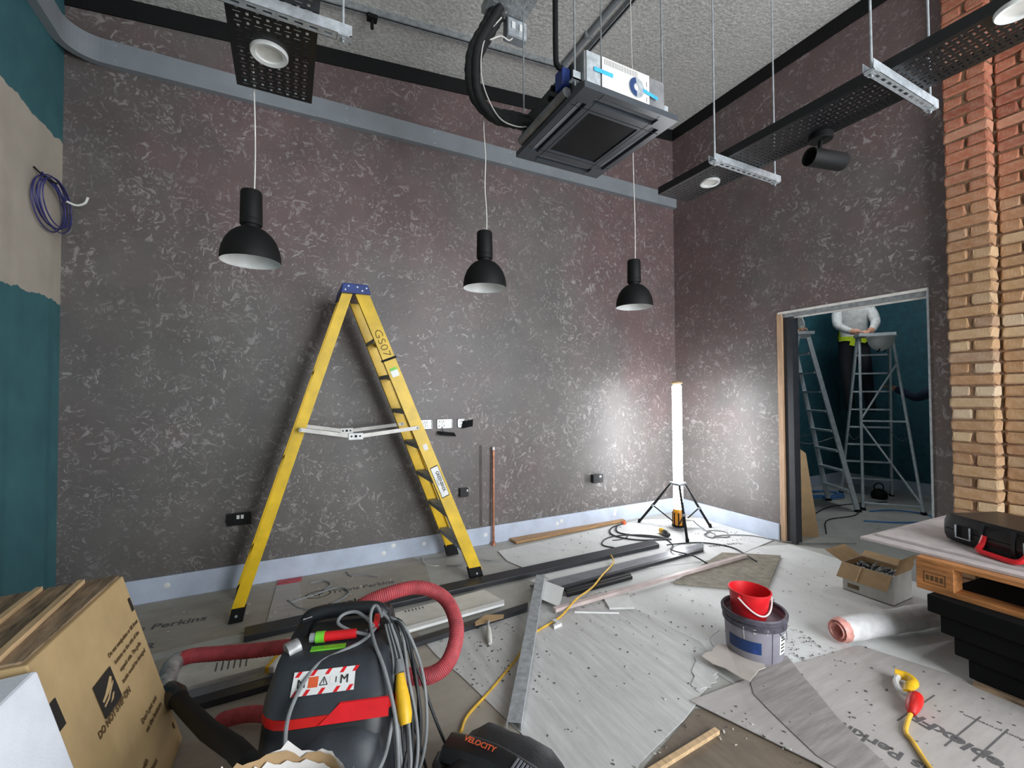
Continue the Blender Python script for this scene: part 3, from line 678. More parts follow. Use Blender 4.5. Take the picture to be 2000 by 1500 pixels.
# ------------------------------------------------------------------ yellow stepladder
ld = thing('stepladder', 'tall yellow fibreglass stepladder with blue top cap standing open along the wall', 'stepladder', (.5, 3.4, 0))
def channel(mb, p, q, depth, flange, inward, th=.005):
    p, q, iw = Vector(p), Vector(q), Vector(inward).normalized(); a = (q-p).normalized(); n = a.cross(iw).normalized()
    c = (p+q)/2; L = (q-p)/2
    mb.obox(c, L, n*depth/2, iw*th/2)
    for s_ in (-1, 1): mb.obox(c + n*s_*(depth/2-th/2) + iw*flange/2, L, n*th/2, iw*flange/2)
    return mb
ZTOP = 2.10
NR0, NR1 = Vector((1.275, 3.105, .055)), Vector((.462, 3.215, ZTOP)); FR0, FR1 = Vector((1.275, 3.675, .055)), Vector((.462, 3.565, ZTOP))
NL0, NL1 = Vector((-.272, 3.190, .055)), Vector((.372, 3.222, ZTOP)); FL0, FL1 = Vector((-.272, 3.590, .055)), Vector((.372, 3.558, ZTOP))
part('front_stile', channel(MB(), NR0, NR1, .088, .032, (0, 1, 0)), M['yellow'], ld)
part('front_stile', channel(MB(), FR0, FR1, .088, .032, (0, -1, 0)), M['yellow'], ld)
part('rear_stile', channel(MB(), NL0, NL1, .066, .028, (0, 1, 0)), M['yellow'], ld)
part('rear_stile', channel(MB(), FL0, FL1, .066, .028, (0, -1, 0)), M['yellow'], ld)
for i in range(1, 8):
    z = .255*i; f_ = (z-.055)/(ZTOP-.055); a, b = NR0.lerp(NR1, f_), FR0.lerp(FR1, f_); mb = MB()
    mb.box(a.x-.042, a.x+.042, a.y+.006, b.y-.006, z-.004, z).box(a.x-.042, a.x-.038, a.y+.006, b.y-.006, z-.028, z-.004).box(a.x+.038, a.x+.042, a.y+.006, b.y-.006, z-.028, z-.004)
    for k in range(5): mb.box(a.x-.034+.015*k, a.x-.028+.015*k, a.y+.008, b.y-.008, z, z+.003)
    part('tread', mb, M['galv_dark'], ld)
for z in (.35, .95, 1.55):
    f_ = (z-.055)/(ZTOP-.055); a, b = NL0.lerp(NL1, f_), FL0.lerp(FL1, f_)
    part('rear_crossbar', MB().box(a.x-.02, a.x+.02, a.y+.006, b.y-.006, z-.012, z+.012), M['galv_dark'], ld)
cp_ = MB(); cp_.loft([[(.322, 3.185, 2.085), (.520, 3.185, 2.085), (.520, 3.595, 2.085), (.322, 3.595, 2.085)], [(.335, 3.19, 2.152), (.500, 3.19, 2.152), (.500, 3.59, 2.152), (.335, 3.59, 2.152)]]); cp_.smooth = False
cap = part('top_cap', cp_, M['blue_cap'], ld, bev=.006)
for x, z in ((.352, 2.105), (.372, 2.13), (.43, 2.128), (.462, 2.105), (.49, 2.125)):
    part('rivet', MB().cyl((x, 3.182, z), (x, 3.19, z), .006, 10), M['galv'], cap)
for nm, p, q in (('foot', NR0, NR1), ('foot', FR0, FR1), ('foot', NL0, NL1), ('foot', FL0, FL1)):
    a = (q-p).normalized(); iy = 1 if p.y < 3.4 else -1
    ft = MB(); c = p; hw = .05 if p.x > 0 else .038
    ft.add([(c.x-hw, c.y-.008*iy, .012), (c.x+hw, c.y-.008*iy, .012), (c.x+hw, c.y+.04*iy, .012), (c.x-hw, c.y+.04*iy, .012)] + [(c.x+a.x*.06-hw, c.y-.006*iy, .095), (c.x+a.x*.06+hw, c.y-.006*iy, .095), (c.x+a.x*.06+hw, c.y+.036*iy, .095), (c.x+a.x*.06-hw, c.y+.036*iy, .095)],
           [(3,2,1,0),(4,5,6,7),(0,1,5,4),(1,2,6,5),(2,3,7,6),(3,0,4,7)])
    fo = part('foot', ft, M['black'], ld)
    part('foot_bolt', MB().cyl((c.x+.012*a.x, c.y-.011*iy, .05), (c.x+.012*a.x, c.y-.004*iy, .05), .008, 8), M['galv'], fo)
for off, y in ((0, 0), (1, 1)):
    ya, yb = (3.135, 3.150) if not off else (3.60, 3.62)
    A, B, C_ = Vector((.075, ya+.005, 1.168)), Vector((.412, ya-.012 if not off else yb+.01, 1.108)), Vector((.838, ya, 1.150))
    br = part('spreader_bar', MB().bar(A, B, .006, .026), M['offwhite'], ld); part('spreader_bar', MB().bar(B, C_, .006, .026), M['offwhite'], ld)
    hg = part('spreader_hinge', MB().box(.365, .459, B.y-.009, B.y+.009, 1.088, 1.132), M['white'], ld, bev=.003)
    for x in (.385, .412, .439): part('hinge_pin', MB().cyl((x, B.y-.012, 1.112), (x, B.y+.012, 1.112), .006 if x != .412 else .009, 8), M['black'], hg)
    for q in (A, C_): part('pivot_bolt', MB().cyl((q.x, q.y-.012, q.z), (q.x, q.y+.05, q.z), .009, 10), M['galv_dark'], ld)
# maker's plate, notice and pen scrawl on the near front stile
sd = (NR0-NR1).normalized(); nn = Vector((sd.z, 0, -sd.x)).normalized()
if nn.x < 0: nn = -nn
yf = lambda f_: NR0.lerp(NR1, f_) + Vector((0, -.0035, 0))
fr_n = sd.cross(nn)
def plate(name, f0, f1, hw, mat, dy=0, par=ld):
    a, b = yf(f0), yf(f1); c = (a+b)/2 + Vector((0, dy, 0)); o = part(name, MB().obox(c, (b-a)/2, nn*hw, Vector((0, .0006, 0))), mat, par); return o, a, b
pl, a, b = plate('maker_plate', .285, .395, .030, M['ink'])
pl2, a, b = plate('plate_face', .288, .392, .027, M['white'], -.0012, pl)
tx = text_mb('GREENBREK', .034, .0006, 'CENTER'); c = (a+b)/2 + Vector((0, -.0022, 0)) - nn*.004
part('lettering', place(tx, c, sd, nn, .88), M['ink'], pl)
tx = text_mb('LADDERS', .012, 0, 'CENTER'); part('lettering', place(tx, c - nn*.016, sd, nn), M['ink'], pl)
pl, a, b = plate('notice_label', .715, .745, .026, M['white']); plate('notice_band', .736, .745, .026, M['green'], -.001, pl)
pl, a, b = plate('worn_label', .455, .475, .016, M['paper'])
tx = text_mb('GS07', .075, -.0014, 'CENTER'); part('pen_scrawl', place(tx, yf(.83)+Vector((0, -.0008, 0))-nn*.025, sd, nn, 1.25), M['ink_brown'], ld)
part('strap', MB().obox(yf(.775)+Vector((0, .012, 0)), sd*.008, nn*.052, (0, .018, 0)), M['black'], ld)

# ------------------------------------------------------------------ tripod tube light
LX, LY = 3.545, 3.270
tl = thing('tube_work_light', 'lit white tube work light on a small black tripod in the corner', 'work light', (LX, LY, 0))
part('diffuser_tube', MB().lathe([(.0005, .215), (.044, .215), (.046, .22), (.046, 1.455), (.044, 1.46), (.0005, 1.46)], 32, (LX, LY, 0)), M['tube_on'], tl)
part('top_collar', MB().lathe([(.040, 1.461), (.040, 1.478), (.0005, 1.478)], 24, (LX, LY, 0)), M['offwhite'], tl)
part('top_cap', MB().lathe([(.0005, 1.478), (.052, 1.478), (.056, 1.483), (.054, 1.497), (.030, 1.506), (.0005, 1.507)], 32, (LX, LY, 0)), M['timber'], tl)
bd = part('base_housing', MB().lathe([(.0005, .045), (.050, .045), (.056, .055), (.058, .175), (.052, .19), (.046, .214), (.0005, .214)], 8, (LX, LY, 0)), M['amber'], tl)
for k in range(8):
    a = math.radians(45*k); part('housing_rib', MB().obox((LX+.057*math.cos(a), LY+.057*math.sin(a), .115), (.004*math.cos(a), .004*math.sin(a), 0), (-.006*math.sin(a), .006*math.cos(a), 0), (0, 0, .065)), M['black'], bd)
part('base_foot', MB().lathe([(.0005, .035), (.062, .035), (.066, .048), (.056, .056), (.0005, .056)], 24, (LX, LY, 0)), M['black'], tl)
part('collar_ring', MB().lathe([(.047, .452), (.060, .452), (.060, .478), (.047, .478)], 24, (LX, LY, 0)), M['galv'], tl)
for fx, fy in ((3.352, 3.631), (3.291, 2.934), (3.869, 3.152)):
    dd = (Vector((fx, fy, 0)) - Vector((LX, LY, 0))).normalized(); top = Vector((LX, LY, .466)) + dd*.065; ft = Vector((fx, fy, .014)); m_ = top.lerp(ft, .56)
    lg = part('tripod_leg', MB().tube([top, ft], .0125, 10), M['black'], tl); part('rubber_foot', MB().cyl(ft + Vector((0,0,.03))-dd*.01, ft-Vector((0,0,.006)), .016, 10), M['black'], lg)
    part('brace', MB().tube([m_, Vector((LX, LY, .075)) + dd*.05], .007, 8), M['black'], tl)
    part('leg_clamp', MB().cyl(m_ + (top-m_).normalized()*.012, m_ - (top-m_).normalized()*.012, .018, 10), M['galv_dark'], tl)
    part('hinge_lug', MB().obox(top, dd*.016, Vector((-dd.y, dd.x, 0))*.011, (0, 0, .014)), M['galv'], tl)
part('transformer_lead', MB().tube(spline([(LX+.06, LY-.02, .10), (LX+.12, LY-.06, .10), (LX+.15, LY-.10, .06), (LX+.18, LY-.18, .014), (LX+.16, LY-.30, .014), (LX+.05, LY-.36, .014), (LX+.06, LY-.26, .014), (LX+.20, LY-.22, .014)], 6), .006, 8), M['grey_cord'], tl)
part('lead_gland', MB().cyl((LX+.055, LY-.02, .10), (LX+.13, LY-.065, .10), .02, 10, r2=.013), M['offwhite'], tl)

# ------------------------------------------------------------------ aluminium stepladders in the lobby
def alu_ladder(label, x, y, ang):
    t = thing('aluminium_stepladder', label, 'stepladder', (x, y, 0), ang, 'aluminium stepladders in the next room')
    H, sp_, b, tp = 2.10, .50, .275, .165
    N = lambda s_: (Vector((-sp_, s_*b, .0)), Vector((-.05, s_*tp, H-.04))); T = lambda s_: (Vector((sp_, s_*b, 0)), Vector((.05, s_*tp, H-.04)))
    for s_ in (1, -1):
        p, q = N(s_); part('rear_stile', MB().tube([p, q], .016, 8), M['alu'], t, False)
        p, q = T(s_); part('front_stile', MB().bar(p, q, .022, .05), M['alu'], t, False)
        part('top_hinge', MB().box(-.08, .08, s_*tp-.012, s_*tp+.012, H-.07, H-.02), M['galv_dark'], t, False)
    for i in range(1, 9):
        z = .233*i; f_ = z/(H-.04); a, c = T(1)[0].lerp(T(1)[1], f_), T(-1)[0].lerp(T(-1)[1], f_)
        part('tread', MB().box(a.x-.04, a.x+.04, c.y+.01, a.y-.01, z-.02, z), M['alu'], t, False)
    part('top_platform', MB().box(-.12, .12, -tp-.02, tp+.02, H-.02, H+.015), M['alu'], t, False)
    L = lambda s_, f_: N(s_)[0].lerp(N(s_)[1], f_)
    for p, q in ((L(1, .50), L(-1, .50)), (L(1, .51), L(-1, .84)), (L(1, .49), L(-1, .05)), (L(1, .04), L(-1, .04))):
        part('rear_brace', MB().tube([p, q], .011, 8), M['alu'], t, False)
    for s_ in (1, -1): part('stay_cord', MB().tube(spline([N(s_)[0].lerp(N(s_)[1], .42), Vector((0, s_*.24, .78)), T(s_)[0].lerp(T(s_)[1], .42)], 5), .004, 6), M['grey_cord'], t, False)
    for p in (N(1)[0], N(-1)[0], T(1)[0], T(-1)[0]): part('rubber_foot', MB().box(p.x-.03, p.x+.03, p.y-.02, p.y+.02, 0, .03), M['black'], t, False)
    return t
alu_ladder('aluminium stepladder seen end-on through the middle of the doorway', 6.60, 2.90, math.atan2(.62, .78))
alu_ladder('aluminium stepladder seen from the side at the left of the doorway', 5.60, 3.28, math.atan2(-.53, .85))
hh = thing('hard_hat', 'white hard hat with black stripes hanging from the ladder in the doorway', 'hard hat', (6.44, 2.75, 1.86))
hc = Vector((6.425, 2.755, 2.045)); dome = [(.135*math.cos(a), -.165*math.sin(a)) for a in [math.radians(9*i) for i in range(11)]]
part('shell', MB().lathe([(max(.0005, r), z) for r, z in dome], 28, hc), M['white'], hh)
part('brim', MB().lathe([(.134, 0), (.158, .006), (.158, .012), (.134, .010)], 28, hc), M['white'], hh)
for k in (-1, 1):
    pts = [hc + Vector((.139*math.cos(a)*(-.43) + .035*k*.78, .139*math.cos(a)*(-.35)*1.2 - .035*k*.6, -.169*math.sin(a))) for a in [math.radians(15+10*i) for i in range(10)]]
    part('stripe', MB().tube(pts, .008, 6), M['black'], hh)

# ------------------------------------------------------------------ people beyond the doorway
def person(name, label, J, mats, loc, vest=None):
    """J: joints in world coordinates -> one skinned body with tapering limbs"""
    keys = list(J); idx = {k: i for i, k in enumerate(keys)}
    E_ = [('pelvis','spine'),('spine','chest'),('chest','neck'),('neck','jaw'),('jaw','crown')]
    for s_ in 'lr': E_ += [('chest',s_+'sh'),(s_+'sh',s_+'el'),(s_+'el',s_+'wr'),(s_+'wr',s_+'pa'),('pelvis',s_+'hp'),(s_+'hp',s_+'kn'),(s_+'kn',s_+'an'),(s_+'an',s_+'to')]
    Rr = dict(pelvis=(.155,.12), spine=(.145,.11), chest=(.17,.125), neck=(.06,.06), jaw=(.075,.085), crown=(.085,.095))
    for s_ in 'lr': Rr.update({s_+'sh':(.075,.075), s_+'el':(.056,.056), s_+'wr':(.04,.04), s_+'pa':(.044,.026), s_+'hp':(.10,.10), s_+'kn':(.072,.072), s_+'an':(.055,.055), s_+'to':(.05,.04)})
    me = bpy.data.meshes.new('body'); me.from_pydata([Vector(J[k])-Vector(loc) for k in keys], [(idx[a], idx[b]) for a, b in E_], [])
    o = bpy.data.objects.new('tmp_body', me); COL.objects.link(o)
    sk = o.modifiers.new('skin', 'SKIN'); sk.use_smooth_shade = True
    for k in keys:
        sv = me.skin_vertices[0].data[idx[k]]; sv.radius = Rr[k]; sv.use_root = (k == 'pelvis')
    su = o.modifiers.new('sub', 'SUBSURF'); su.levels = 2; su.render_levels = 2
    bpy.context.view_layer.update()
    m2 = bpy.data.meshes.new_from_object(o.evaluated_get(bpy.context.evaluated_depsgraph_get())); bpy.data.objects.remove(o)
    segs = [(Vector(J[a])-Vector(loc), Vector(J[b])-Vector(loc), a, b) for a, b in E_]
    mb = MB(); mb.v = [tuple(v.co) for v in m2.vertices]; mb.f = [tuple(p.vertices) for p in m2.polygons]; mb.smooth = True; tors = []
    for fi, p in enumerate(m2.polygons):
        c = p.center; best = None
        for a, b, ka, kb in segs:
            d = b-a; t_ = max(0, min(1, (c-a).dot(d)/d.length_squared)); dist = (a+d*t_-c).length
            if best is None or dist < best[0]: best = (dist, ka, kb, t_)
        ka, kb = best[1], best[2]
        if kb in ('jaw', 'crown') or kb[1:] == 'pa': mi = 2
        elif kb[1:] in ('hp', 'kn', 'an') or (ka == 'pelvis' and kb == 'spine' and best[3] < .15): mi = 1
        elif kb[1:] == 'to': mi = 3
        else: mi = 0
        if (ka, kb) in (('pelvis','spine'),('spine','chest')): tors.append(fi)
        mb.m.append(mi)
    # five fingers on each hand, rooted in the palm
    for s_ in 'lr':
        wr, pa = Vector(J[s_+'wr'])-Vector(loc), Vector(J[s_+'pa'])-Vector(loc); d = (pa-wr).normalized(); sd_ = d.cross(Vector((0,0,1)));
        sd_ = sd_.normalized() if sd_.length > .1 else Vector((1,0,0)); dn = d.cross(sd_).normalized()
        if dn.z > 0: dn = -dn
        for k in range(4):
            base = pa + sd_*(.024-.016*k); L_ = (.068, .078, .072, .056)[k]
            mb.tube([base, base+d*L_*.45+dn*.004, base+d*L_*.8+dn*.016, base+d*L_+dn*.032], [.0095, .009, .008, .006], 6, mi=2)
        tb = pa + sd_*.03 - d*.02; mb.tube([tb, tb+sd_*.02+d*.02, tb+sd_*.026+d*.045+dn*.008], [.011, .0095, .007], 6, mi=2)
    bpy.data.meshes.remove(m2)
    b = mesh_obj(name, mb, mats); b.location = loc; ROOT[b.name] = Vector(loc)
    tag(b, label, 'person')
    hd, jw = Vector(J['crown'])-Vector(loc), Vector(J['jaw'])-Vector(loc)
    hm = MB().lathe([(.118*math.cos(a), .13*math.sin(a)) for a in [math.radians(-8+9.5*i) for i in range(11)]], 20, (hd.x, hd.y, hd.z)); part('hair', hm, M['hair'], b, False)
    fd = Vector(J['face']) if 'face' in J else None
    if vest and tors:
        vm = MB(); lo, hi = vest; sp3 = [Vector(mb.v[i]) for i in range(len(mb.v))]; pel, che = Vector(J['pelvis'])-Vector(loc), Vector(J['chest'])-Vector(loc)
        axis = che-pel
        for fi in tors:
            P_ = [sp3[i] for i in mb.f[fi]]; cz = sum(((p-pel).dot(axis)/axis.length_squared for p in P_))/len(P_)
            if lo <= cz <= hi:
                Q = []
                for p in P_:
                    q = pel + axis*((p-pel).dot(axis)/axis.length_squared); Q.append(p + (p-q).normalized()*.014)
                vm.add(Q, [tuple(range(len(Q)))])
        if vm.f: part('hi_vis_vest', vm, M['hivis'], b, False)
    return b
ax_ = Vector((.783, .622, 0)); ay_ = Vector((-.622, .783, 0)); O = Vector((6.60, 2.90, 0))
L3 = lambda x, y, z: O + ax_*x + ay_*y + Vector((0, 0, z))
J1 = dict(pelvis=L3(.47, .10, 2.02), spine=L3(.43, .11, 2.20), chest=L3(.36, .12, 2.42), neck=L3(.31, .12, 2.63), jaw=L3(.28, .12, 2.72), crown=L3(.27, .12, 2.84),
          lsh=L3(.36, .31, 2.50), lel=L3(.20, .34, 2.26), lwr=L3(.10, .21, 2.165), lpa=L3(.04, .13, 2.155), rsh=L3(.35, -.06, 2.50), rel=L3(.18, -.07, 2.27), rwr=L3(.08, .0, 2.17), rpa=L3(.03, .05, 2.16),
          lhp=L3(.47, .20, 1.96), lkn=L3(.40, .20, 1.55), lan=L3(.36, .18, 1.16), lto=L3(.22, .18, 1.215-.04), rhp=L3(.47, .01, 1.96), rkn=L3(.40, -.02, 1.55), ran=L3(.36, -.04, 1.16), rto=L3(.22, -.04, 1.175))
person('person', 'person in pale hooded top and hi-vis hem leaning on the ladder top in the doorway', J1, [M['hoodie'], M['trouser'], M['skin'], M['black']], tuple(L3(.4, .1, 1.12)), (.02, .42))
O2 = Vector((5.60, 3.28, 0)); a2 = Vector((.849, -.529, 0)); b2 = Vector((.529, .849, 0))
L4 = lambda x, y, z: O2 + a2*x + b2*y + Vector((0, 0, z))
J2 = dict(pelvis=L4(-.30, .05, 2.03), spine=L4(-.28, .05, 2.22), chest=L4(-.25, .05, 2.44), neck=L4(-.21, .05, 2.65), jaw=L4(-.18, .05, 2.74), crown=L4(-.18, .05, 2.86),
          lsh=L4(-.25, .22, 2.52), lel=L4(-.06, .25, 2.30), lwr=L4(.0, .12, 2.19), lpa=L4(.03, .05, 2.16), rsh=L4(-.25, -.13, 2.52), rel=L4(-.08, -.20, 2.28), rwr=L4(.02, -.10, 2.19), rpa=L4(.05, -.04, 2.16),
          lhp=L4(-.30, .13, 1.96), lkn=L4(-.24, .13, 1.55), lan=L4(-.24, .10, 1.16), lto=L4(-.12, .10, 1.12), rhp=L4(-.30, -.04, 1.96), rkn=L4(-.24, -.05, 1.55), ran=L4(-.24, -.05, 1.16), rto=L4(-.12, -.05, 1.12))
person('person', 'person in hi-vis vest and pale sleeves half hidden at the left jamb of the doorway', J2, [M['hoodie'], M['trouser'], M['skin'], M['black']], tuple(L4(-.3, .05, 1.1)), (.3, .95))
B3 = Vector((6.86, 2.20, 0)); L5 = lambda x, y, z: B3 + Vector((x, y, z))
J3 = dict(pelvis=L5(0,0,.96), spine=L5(.01,.01,1.14), chest=L5(.0,.02,1.34), neck=L5(.0,.03,1.53), jaw=L5(.0,.05,1.61), crown=L5(.0,.05,1.72),
          lsh=L5(-.10,.17,1.42), lel=L5(.02,.40,1.30), lwr=L5(.06,.62,1.42), lpa=L5(.06,.70,1.45), rsh=L5(.12,-.15,1.42), rel=L5(.18,-.22,1.14), rwr=L5(.12,-.16,.92), rpa=L5(.10,-.14,.84),
          lhp=L5(-.07,.08,.92), lkn=L5(-.06,.10,.50), lan=L5(-.06,.09,.09), lto=L5(-.14,.17,.04), rhp=L5(.08,-.07,.92), rkn=L5(.09,-.06,.50), ran=L5(.10,-.05,.09), rto=L5(.02,.03,.04))
person('person', 'person in navy sleeves and hi-vis vest mostly hidden behind the right jamb of the doorway', J3, [M['navyjacket'], M['trouser'], M['skin'], M['black']], (6.86, 2.2, 0), (.05, .9))
single('leaning_board', MB().add([(4.36, 2.60, 0), (4.56, 2.50, 0), (4.45, 2.545, .80), (4.36, 2.60, .88), (4.355, 2.585, 0), (4.555, 2.485, 0), (4.445, 2.53, .80), (4.355, 2.585, .88)], [(0,1,2,3),(7,6,5,4),(0,4,5,1),(1,5,6,2),(2,6,7,3),(3,7,4,0)]), M['card2'], 'tan offcut of board leaning upright just inside the doorway', 'board')
def cable(name, label, pts, r, mat, k=6, cat='cable', group=None):
    return single(name, MB().tube(spline(pts, k), r, 8), mat, label, cat, group)
for i in range(3):
    pts = [(6.38+(.30-.04*i)*math.cos(a), 3.42+(.20-.03*i)*math.sin(a), .012+.01*i+.012*math.sin(3*a)**2) for a in [math.radians(30*j+15*i) for j in range(13)]]
    cable('blue_cable_coil', ['outer loop of blue cable on the floor at the left of the doorway', 'middle loop of blue cable on the floor at the left of the doorway', 'inner loop of blue cable on the floor at the left of the doorway'][i], pts, .010, M['bluepipe'], 4, group='blue cable loops')
cable('blue_cable', 'pale blue cable arc on the floor between the feet of the doorway ladder', [(5.5, 2.55, .008), (5.75, 2.35, .008), (6.1, 2.22, .008), (6.4, 2.35, .008), (6.3, 2.62, .008), (6.0, 2.72, .008)], .008, M['bluepipe'])
cable('floor_cable', 'dark cable straggling over the lobby floor towards the doorway', [(4.7, 2.5, .006), (5.2, 2.75, .006), (5.7, 2.72, .006), (6.3, 2.95, .006), (6.9, 3.2, .006)], .006, M['dark_cord'])
cable('floor_cable', 'dark cable crossing in front of the side-on ladder foot', [(5.3, 2.95, .006), (5.8, 3.05, .006), (6.2, 3.0, .006), (6.7, 2.85, .006)], .006, M['dark_cord'])
bag = thing('small_tool_pouch', 'small black lump with a loop on the floor behind the doorway ladder', 'pouch', (6.86, 3.0, 0))
part('pouch', MB().lathe([(.0005, .13), (.05, .12), (.085, .08), (.09, .03), (.075, 0), (.0005, 0)], 18, (6.86, 3.0, 0)), M['black'], bag)
part('loop', MB().tube(spline([(6.80, 3.02, .10), (6.78, 3.02, .17), (6.86, 3.0, .20), (6.92, 2.98, .16), (6.91, 2.98, .10)], 5), .008, 6), M['black'], bag)

# ------------------------------------------------------------------ floor protection
def sheet(label, poly, z0, z1, mat, name='protection_sheet'):
    return single(name, MB().prism(poly, z0, z1), mat, label, 'floor sheet', 'loose floor protection sheets')
def ragged(poly, n=5, amp=.012, seed=1):
    r = random.Random(seed); out = []
    for i in range(len(poly)):
        a, b = Vector(poly[i]+(0,)), Vector(poly[(i+1) % len(poly)]+(0,)); nrm = Vector((b.y-a.y, a.x-b.x, 0)).normalized()
        out.append(poly[i])
        for k in range(1, n):
            p = a.lerp(b, k/n + r.uniform(-.3, .3)/n) + nrm*r.uniform(-amp, amp); out.append((p.x, p.y))
    return out
sa = sheet('dusty protection sheet along the back wall printed with merchant lettering, under the ladder', [(-1.26, 3.0), (.93, 3.1), (1.01, 3.55), (.97, 3.77), (-1.26, 3.77)], 0, .004, M['sheet_a'])
def letter(o, s, org, xd, yd, size, mat, bold=.001, sx=1.0, align='LEFT'):
    off = o.location; mb = place(text_mb(s, size, bold, align), org, xd, yd, sx); return part('lettering', mb, mat, o)
X1 = Vector((1, -.06, 0)); Y1 = Vector((.06, 1, 0))
letter(sa, 'Travis Perkins', (.285, 3.355, .0045), X1, Y1, .075, M['ink_grey'])
letter(sa, 'PreplexFR', (.245, 3.15, .0045), X1, Y1, .085, M['ink'], .0022)
letter(sa, 'protection board', (.32, 3.105, .0045), X1, Y1, .022, M['ink_grey'], 0)
letter(sa, 'TP', (.165, 3.37, .0045), X1, Y1, .055, M['ink'], .003)
ov = MB()
for k in range(32):
    a0, a1 = 2*math.pi*k/32, 2*math.pi*(k+1)/32
    ov.add([(.20+rx*math.cos(a), 3.385+ry*math.sin(a), .0048) for rx, ry, a in ((.075, .052, a0), (.083, .060, a0), (.083, .060, a1), (.075, .052, a1))], [(0,1,2,3)])
part('logo_ring', ov, M['ink'], sa)
letter(sa, 'Travis Perkins', (-.98, 3.36, .0045), X1, Y1, .095, M['ink_grey'], .002)
letter(sa, 'PreplexFR', (-1.0, 3.12, .0045), X1, Y1, .085, M['ink_grey'], .002)
sheet('narrow strip of sheet lying across the lettered sheet behind the ladder foot', [(-.11, 3.03), (.10, 3.04), (.09, 3.66), (-.06, 3.67)], .005, .009, M['sheet_d'], 'protection_strip')
single('red_card', MB().prism([(-.06, 3.68), (.10, 3.675), (.11, 3.755), (-.05, 3.765)], .005, .010), M['red_hose'], 'dull red card scrap against the skirting behind the ladder foot', 'card')
sb = sheet('dusty sheet under the vacuum in the left foreground', [(-1.26, .4), (.88, .4), (.86, 1.65), (.70, 2.48), (.6, 2.95), (-1.26, 2.95)], 0, .004, M['sheet_a'])
scx = sheet('streaked pale sheet in the middle of the floor under the metal stud', ragged([(.83, 1.75), (.69, 2.46), (1.45, 2.60), (1.95, 2.5), (2.05, 1.75), (1.88, 1.50), (1.64, 1.42), (1.18, 1.29), (.9, 1.12)], 4, .012, 3), .005, .009, M['sheet_b'])
sheet('large pale sheet between the tub and the brick pier', [(1.6, 2.9), (2.6, 2.98), (4.08, 2.48), (4.08, .3), (1.9, .3), (1.9, 2.3)], 0, .004, M['sheet_c'])
se = sheet('bright clean sheet spread below the tube light in the corner', [(1.63, 3.32), (1.66, 3.56), (3.45, 3.70), (4.07, 3.45), (4.07, 2.62), (3.3, 2.50), (1.75, 2.86)], .005, .008, M['sheet_c'])
sf = sheet('sheet in the right foreground printed upside down with merchant lettering', [(1.612, 1.437), (2.10, 1.41), (2.78, 1.32), (3.0, .60), (2.6, .3), (1.7, .35), (1.76, .977)], .0095, .0135, M['sheet_d'])
XR_, YR_ = Vector((-.12, 1, 0)), Vector((-1, -.12, 0))
letter(sf, 'Travis Perkins', (2.12, .64, .0142), XR_, YR_, .078, M['ink_grey'], .002)
letter(sf, 'PreplexFR', (2.36, .58, .0142), Vector((.12,1,0)), Vector((-1,.12,0)), .09, M['ink_grey'], .003)
letter(sf, 'Flame retardant floor protection', (2.62, .50, .0142), XR_, YR_, .026, M['ink_grey'], 0)
ln = MB()
for y in (.72, .80, .95): ln.box(2.28, 2.62, y, y+.006, .0136, .0142)
part('fold_line', ln, M['ink_grey'], sf)
letter(se, 'Travis Perkins', (3.72, 2.72, .0085), (-.97, .2, 0), (-.2, -.97, 0), .06, M['ink_grey'])
sheet('darker fluted piece of sheet between the tub and the right foreground', ragged([(2.06, 1.47), (2.33, 1.44), (2.08, 1.08), (1.94, .80), (1.80, .80), (1.79, 1.0), (1.90, 1.33)], 3, .005, 5), .014, .017, M['sheet_e'], 'fluted_sheet')
tc = MB(); r_ = ragged([(1.888, 1.606), (2.10, 1.665), (2.177, 1.52), (2.12, 1.42), (1.926, 1.367)], 4, .014, 9)
tc.prism(r_, lambda x, y: .018+max(0, (2.17-x))*.09, lambda x, y: .022+max(0, (2.17-x))*.09)
single('torn_card', tc, M['card_grey'], 'torn flap of brown card lying against the front of the grey tub', 'card')
single('torn_paper', MB().prism(ragged([(1.90, 1.66), (1.98, 1.60), (1.83, 1.47), (1.70, 1.46), (1.72, 1.52)], 5, .014, 4), .010, .013), M['sheet_b'], 'torn pale paper strip left of the grey tub', 'paper')
struct('floor_opening', MB().prism([(.95, 1.2), (1.61, 1.40), (1.74, 1.25), (1.85, .95), (1.8, .35), (.9, .35)], .0005, .004), M['floorhole'])
single('floor_batten', MB().bar((1.12, 1.235, .012), (1.57, 1.262, .012), .022, .016, (0, 1, 0)), M['timber'], 'pine batten bedded in the rough gap in the floor at the bottom edge', 'batten')

# ------------------------------------------------------------------ lengths of board and trim on the floor
single('charcoal_plank', MB().prism([(-.208, 2.915), (2.964, 2.955), (3.01, 3.083), (-.212, 3.035)], .0095, .042), M['charcoal_plank'], 'long charcoal plank lying on the floor in front of the ladder', 'plank', bev=.003)
wb = single('white_board', MB().prism([(-.46, 2.545), (.62, 2.58), (1.27, 2.63), (1.22, 2.845), (.56, 2.80), (-.50, 2.775)], .0095, .040), M['whiteboard'], 'cream board lying behind the vacuum in front of the charcoal plank', 'board', bev=.002)
mk = MB()
for i in range(6): mk.box(-.31+.026*i, -.303+.026*i, 2.62-.004*i, 2.70, .0402, .0408)
for i in range(6): mk.box(.66+.022*i, .667+.022*i, 2.775, 2.80, .0402, .0408)
for x in (-.02, .02): mk.box(x, x+.008, 2.70, 2.745, .0402, .0408)
part('pencil_tally', mk, M['ink_grey'], wb)
single('white_trim', MB().prism([(.50, 2.525), (1.24, 2.568), (1.262, 2.615), (.48, 2.566)], .0415, .056), M['white'], 'white painted trim lying on the front edge of the cream board', 'trim')
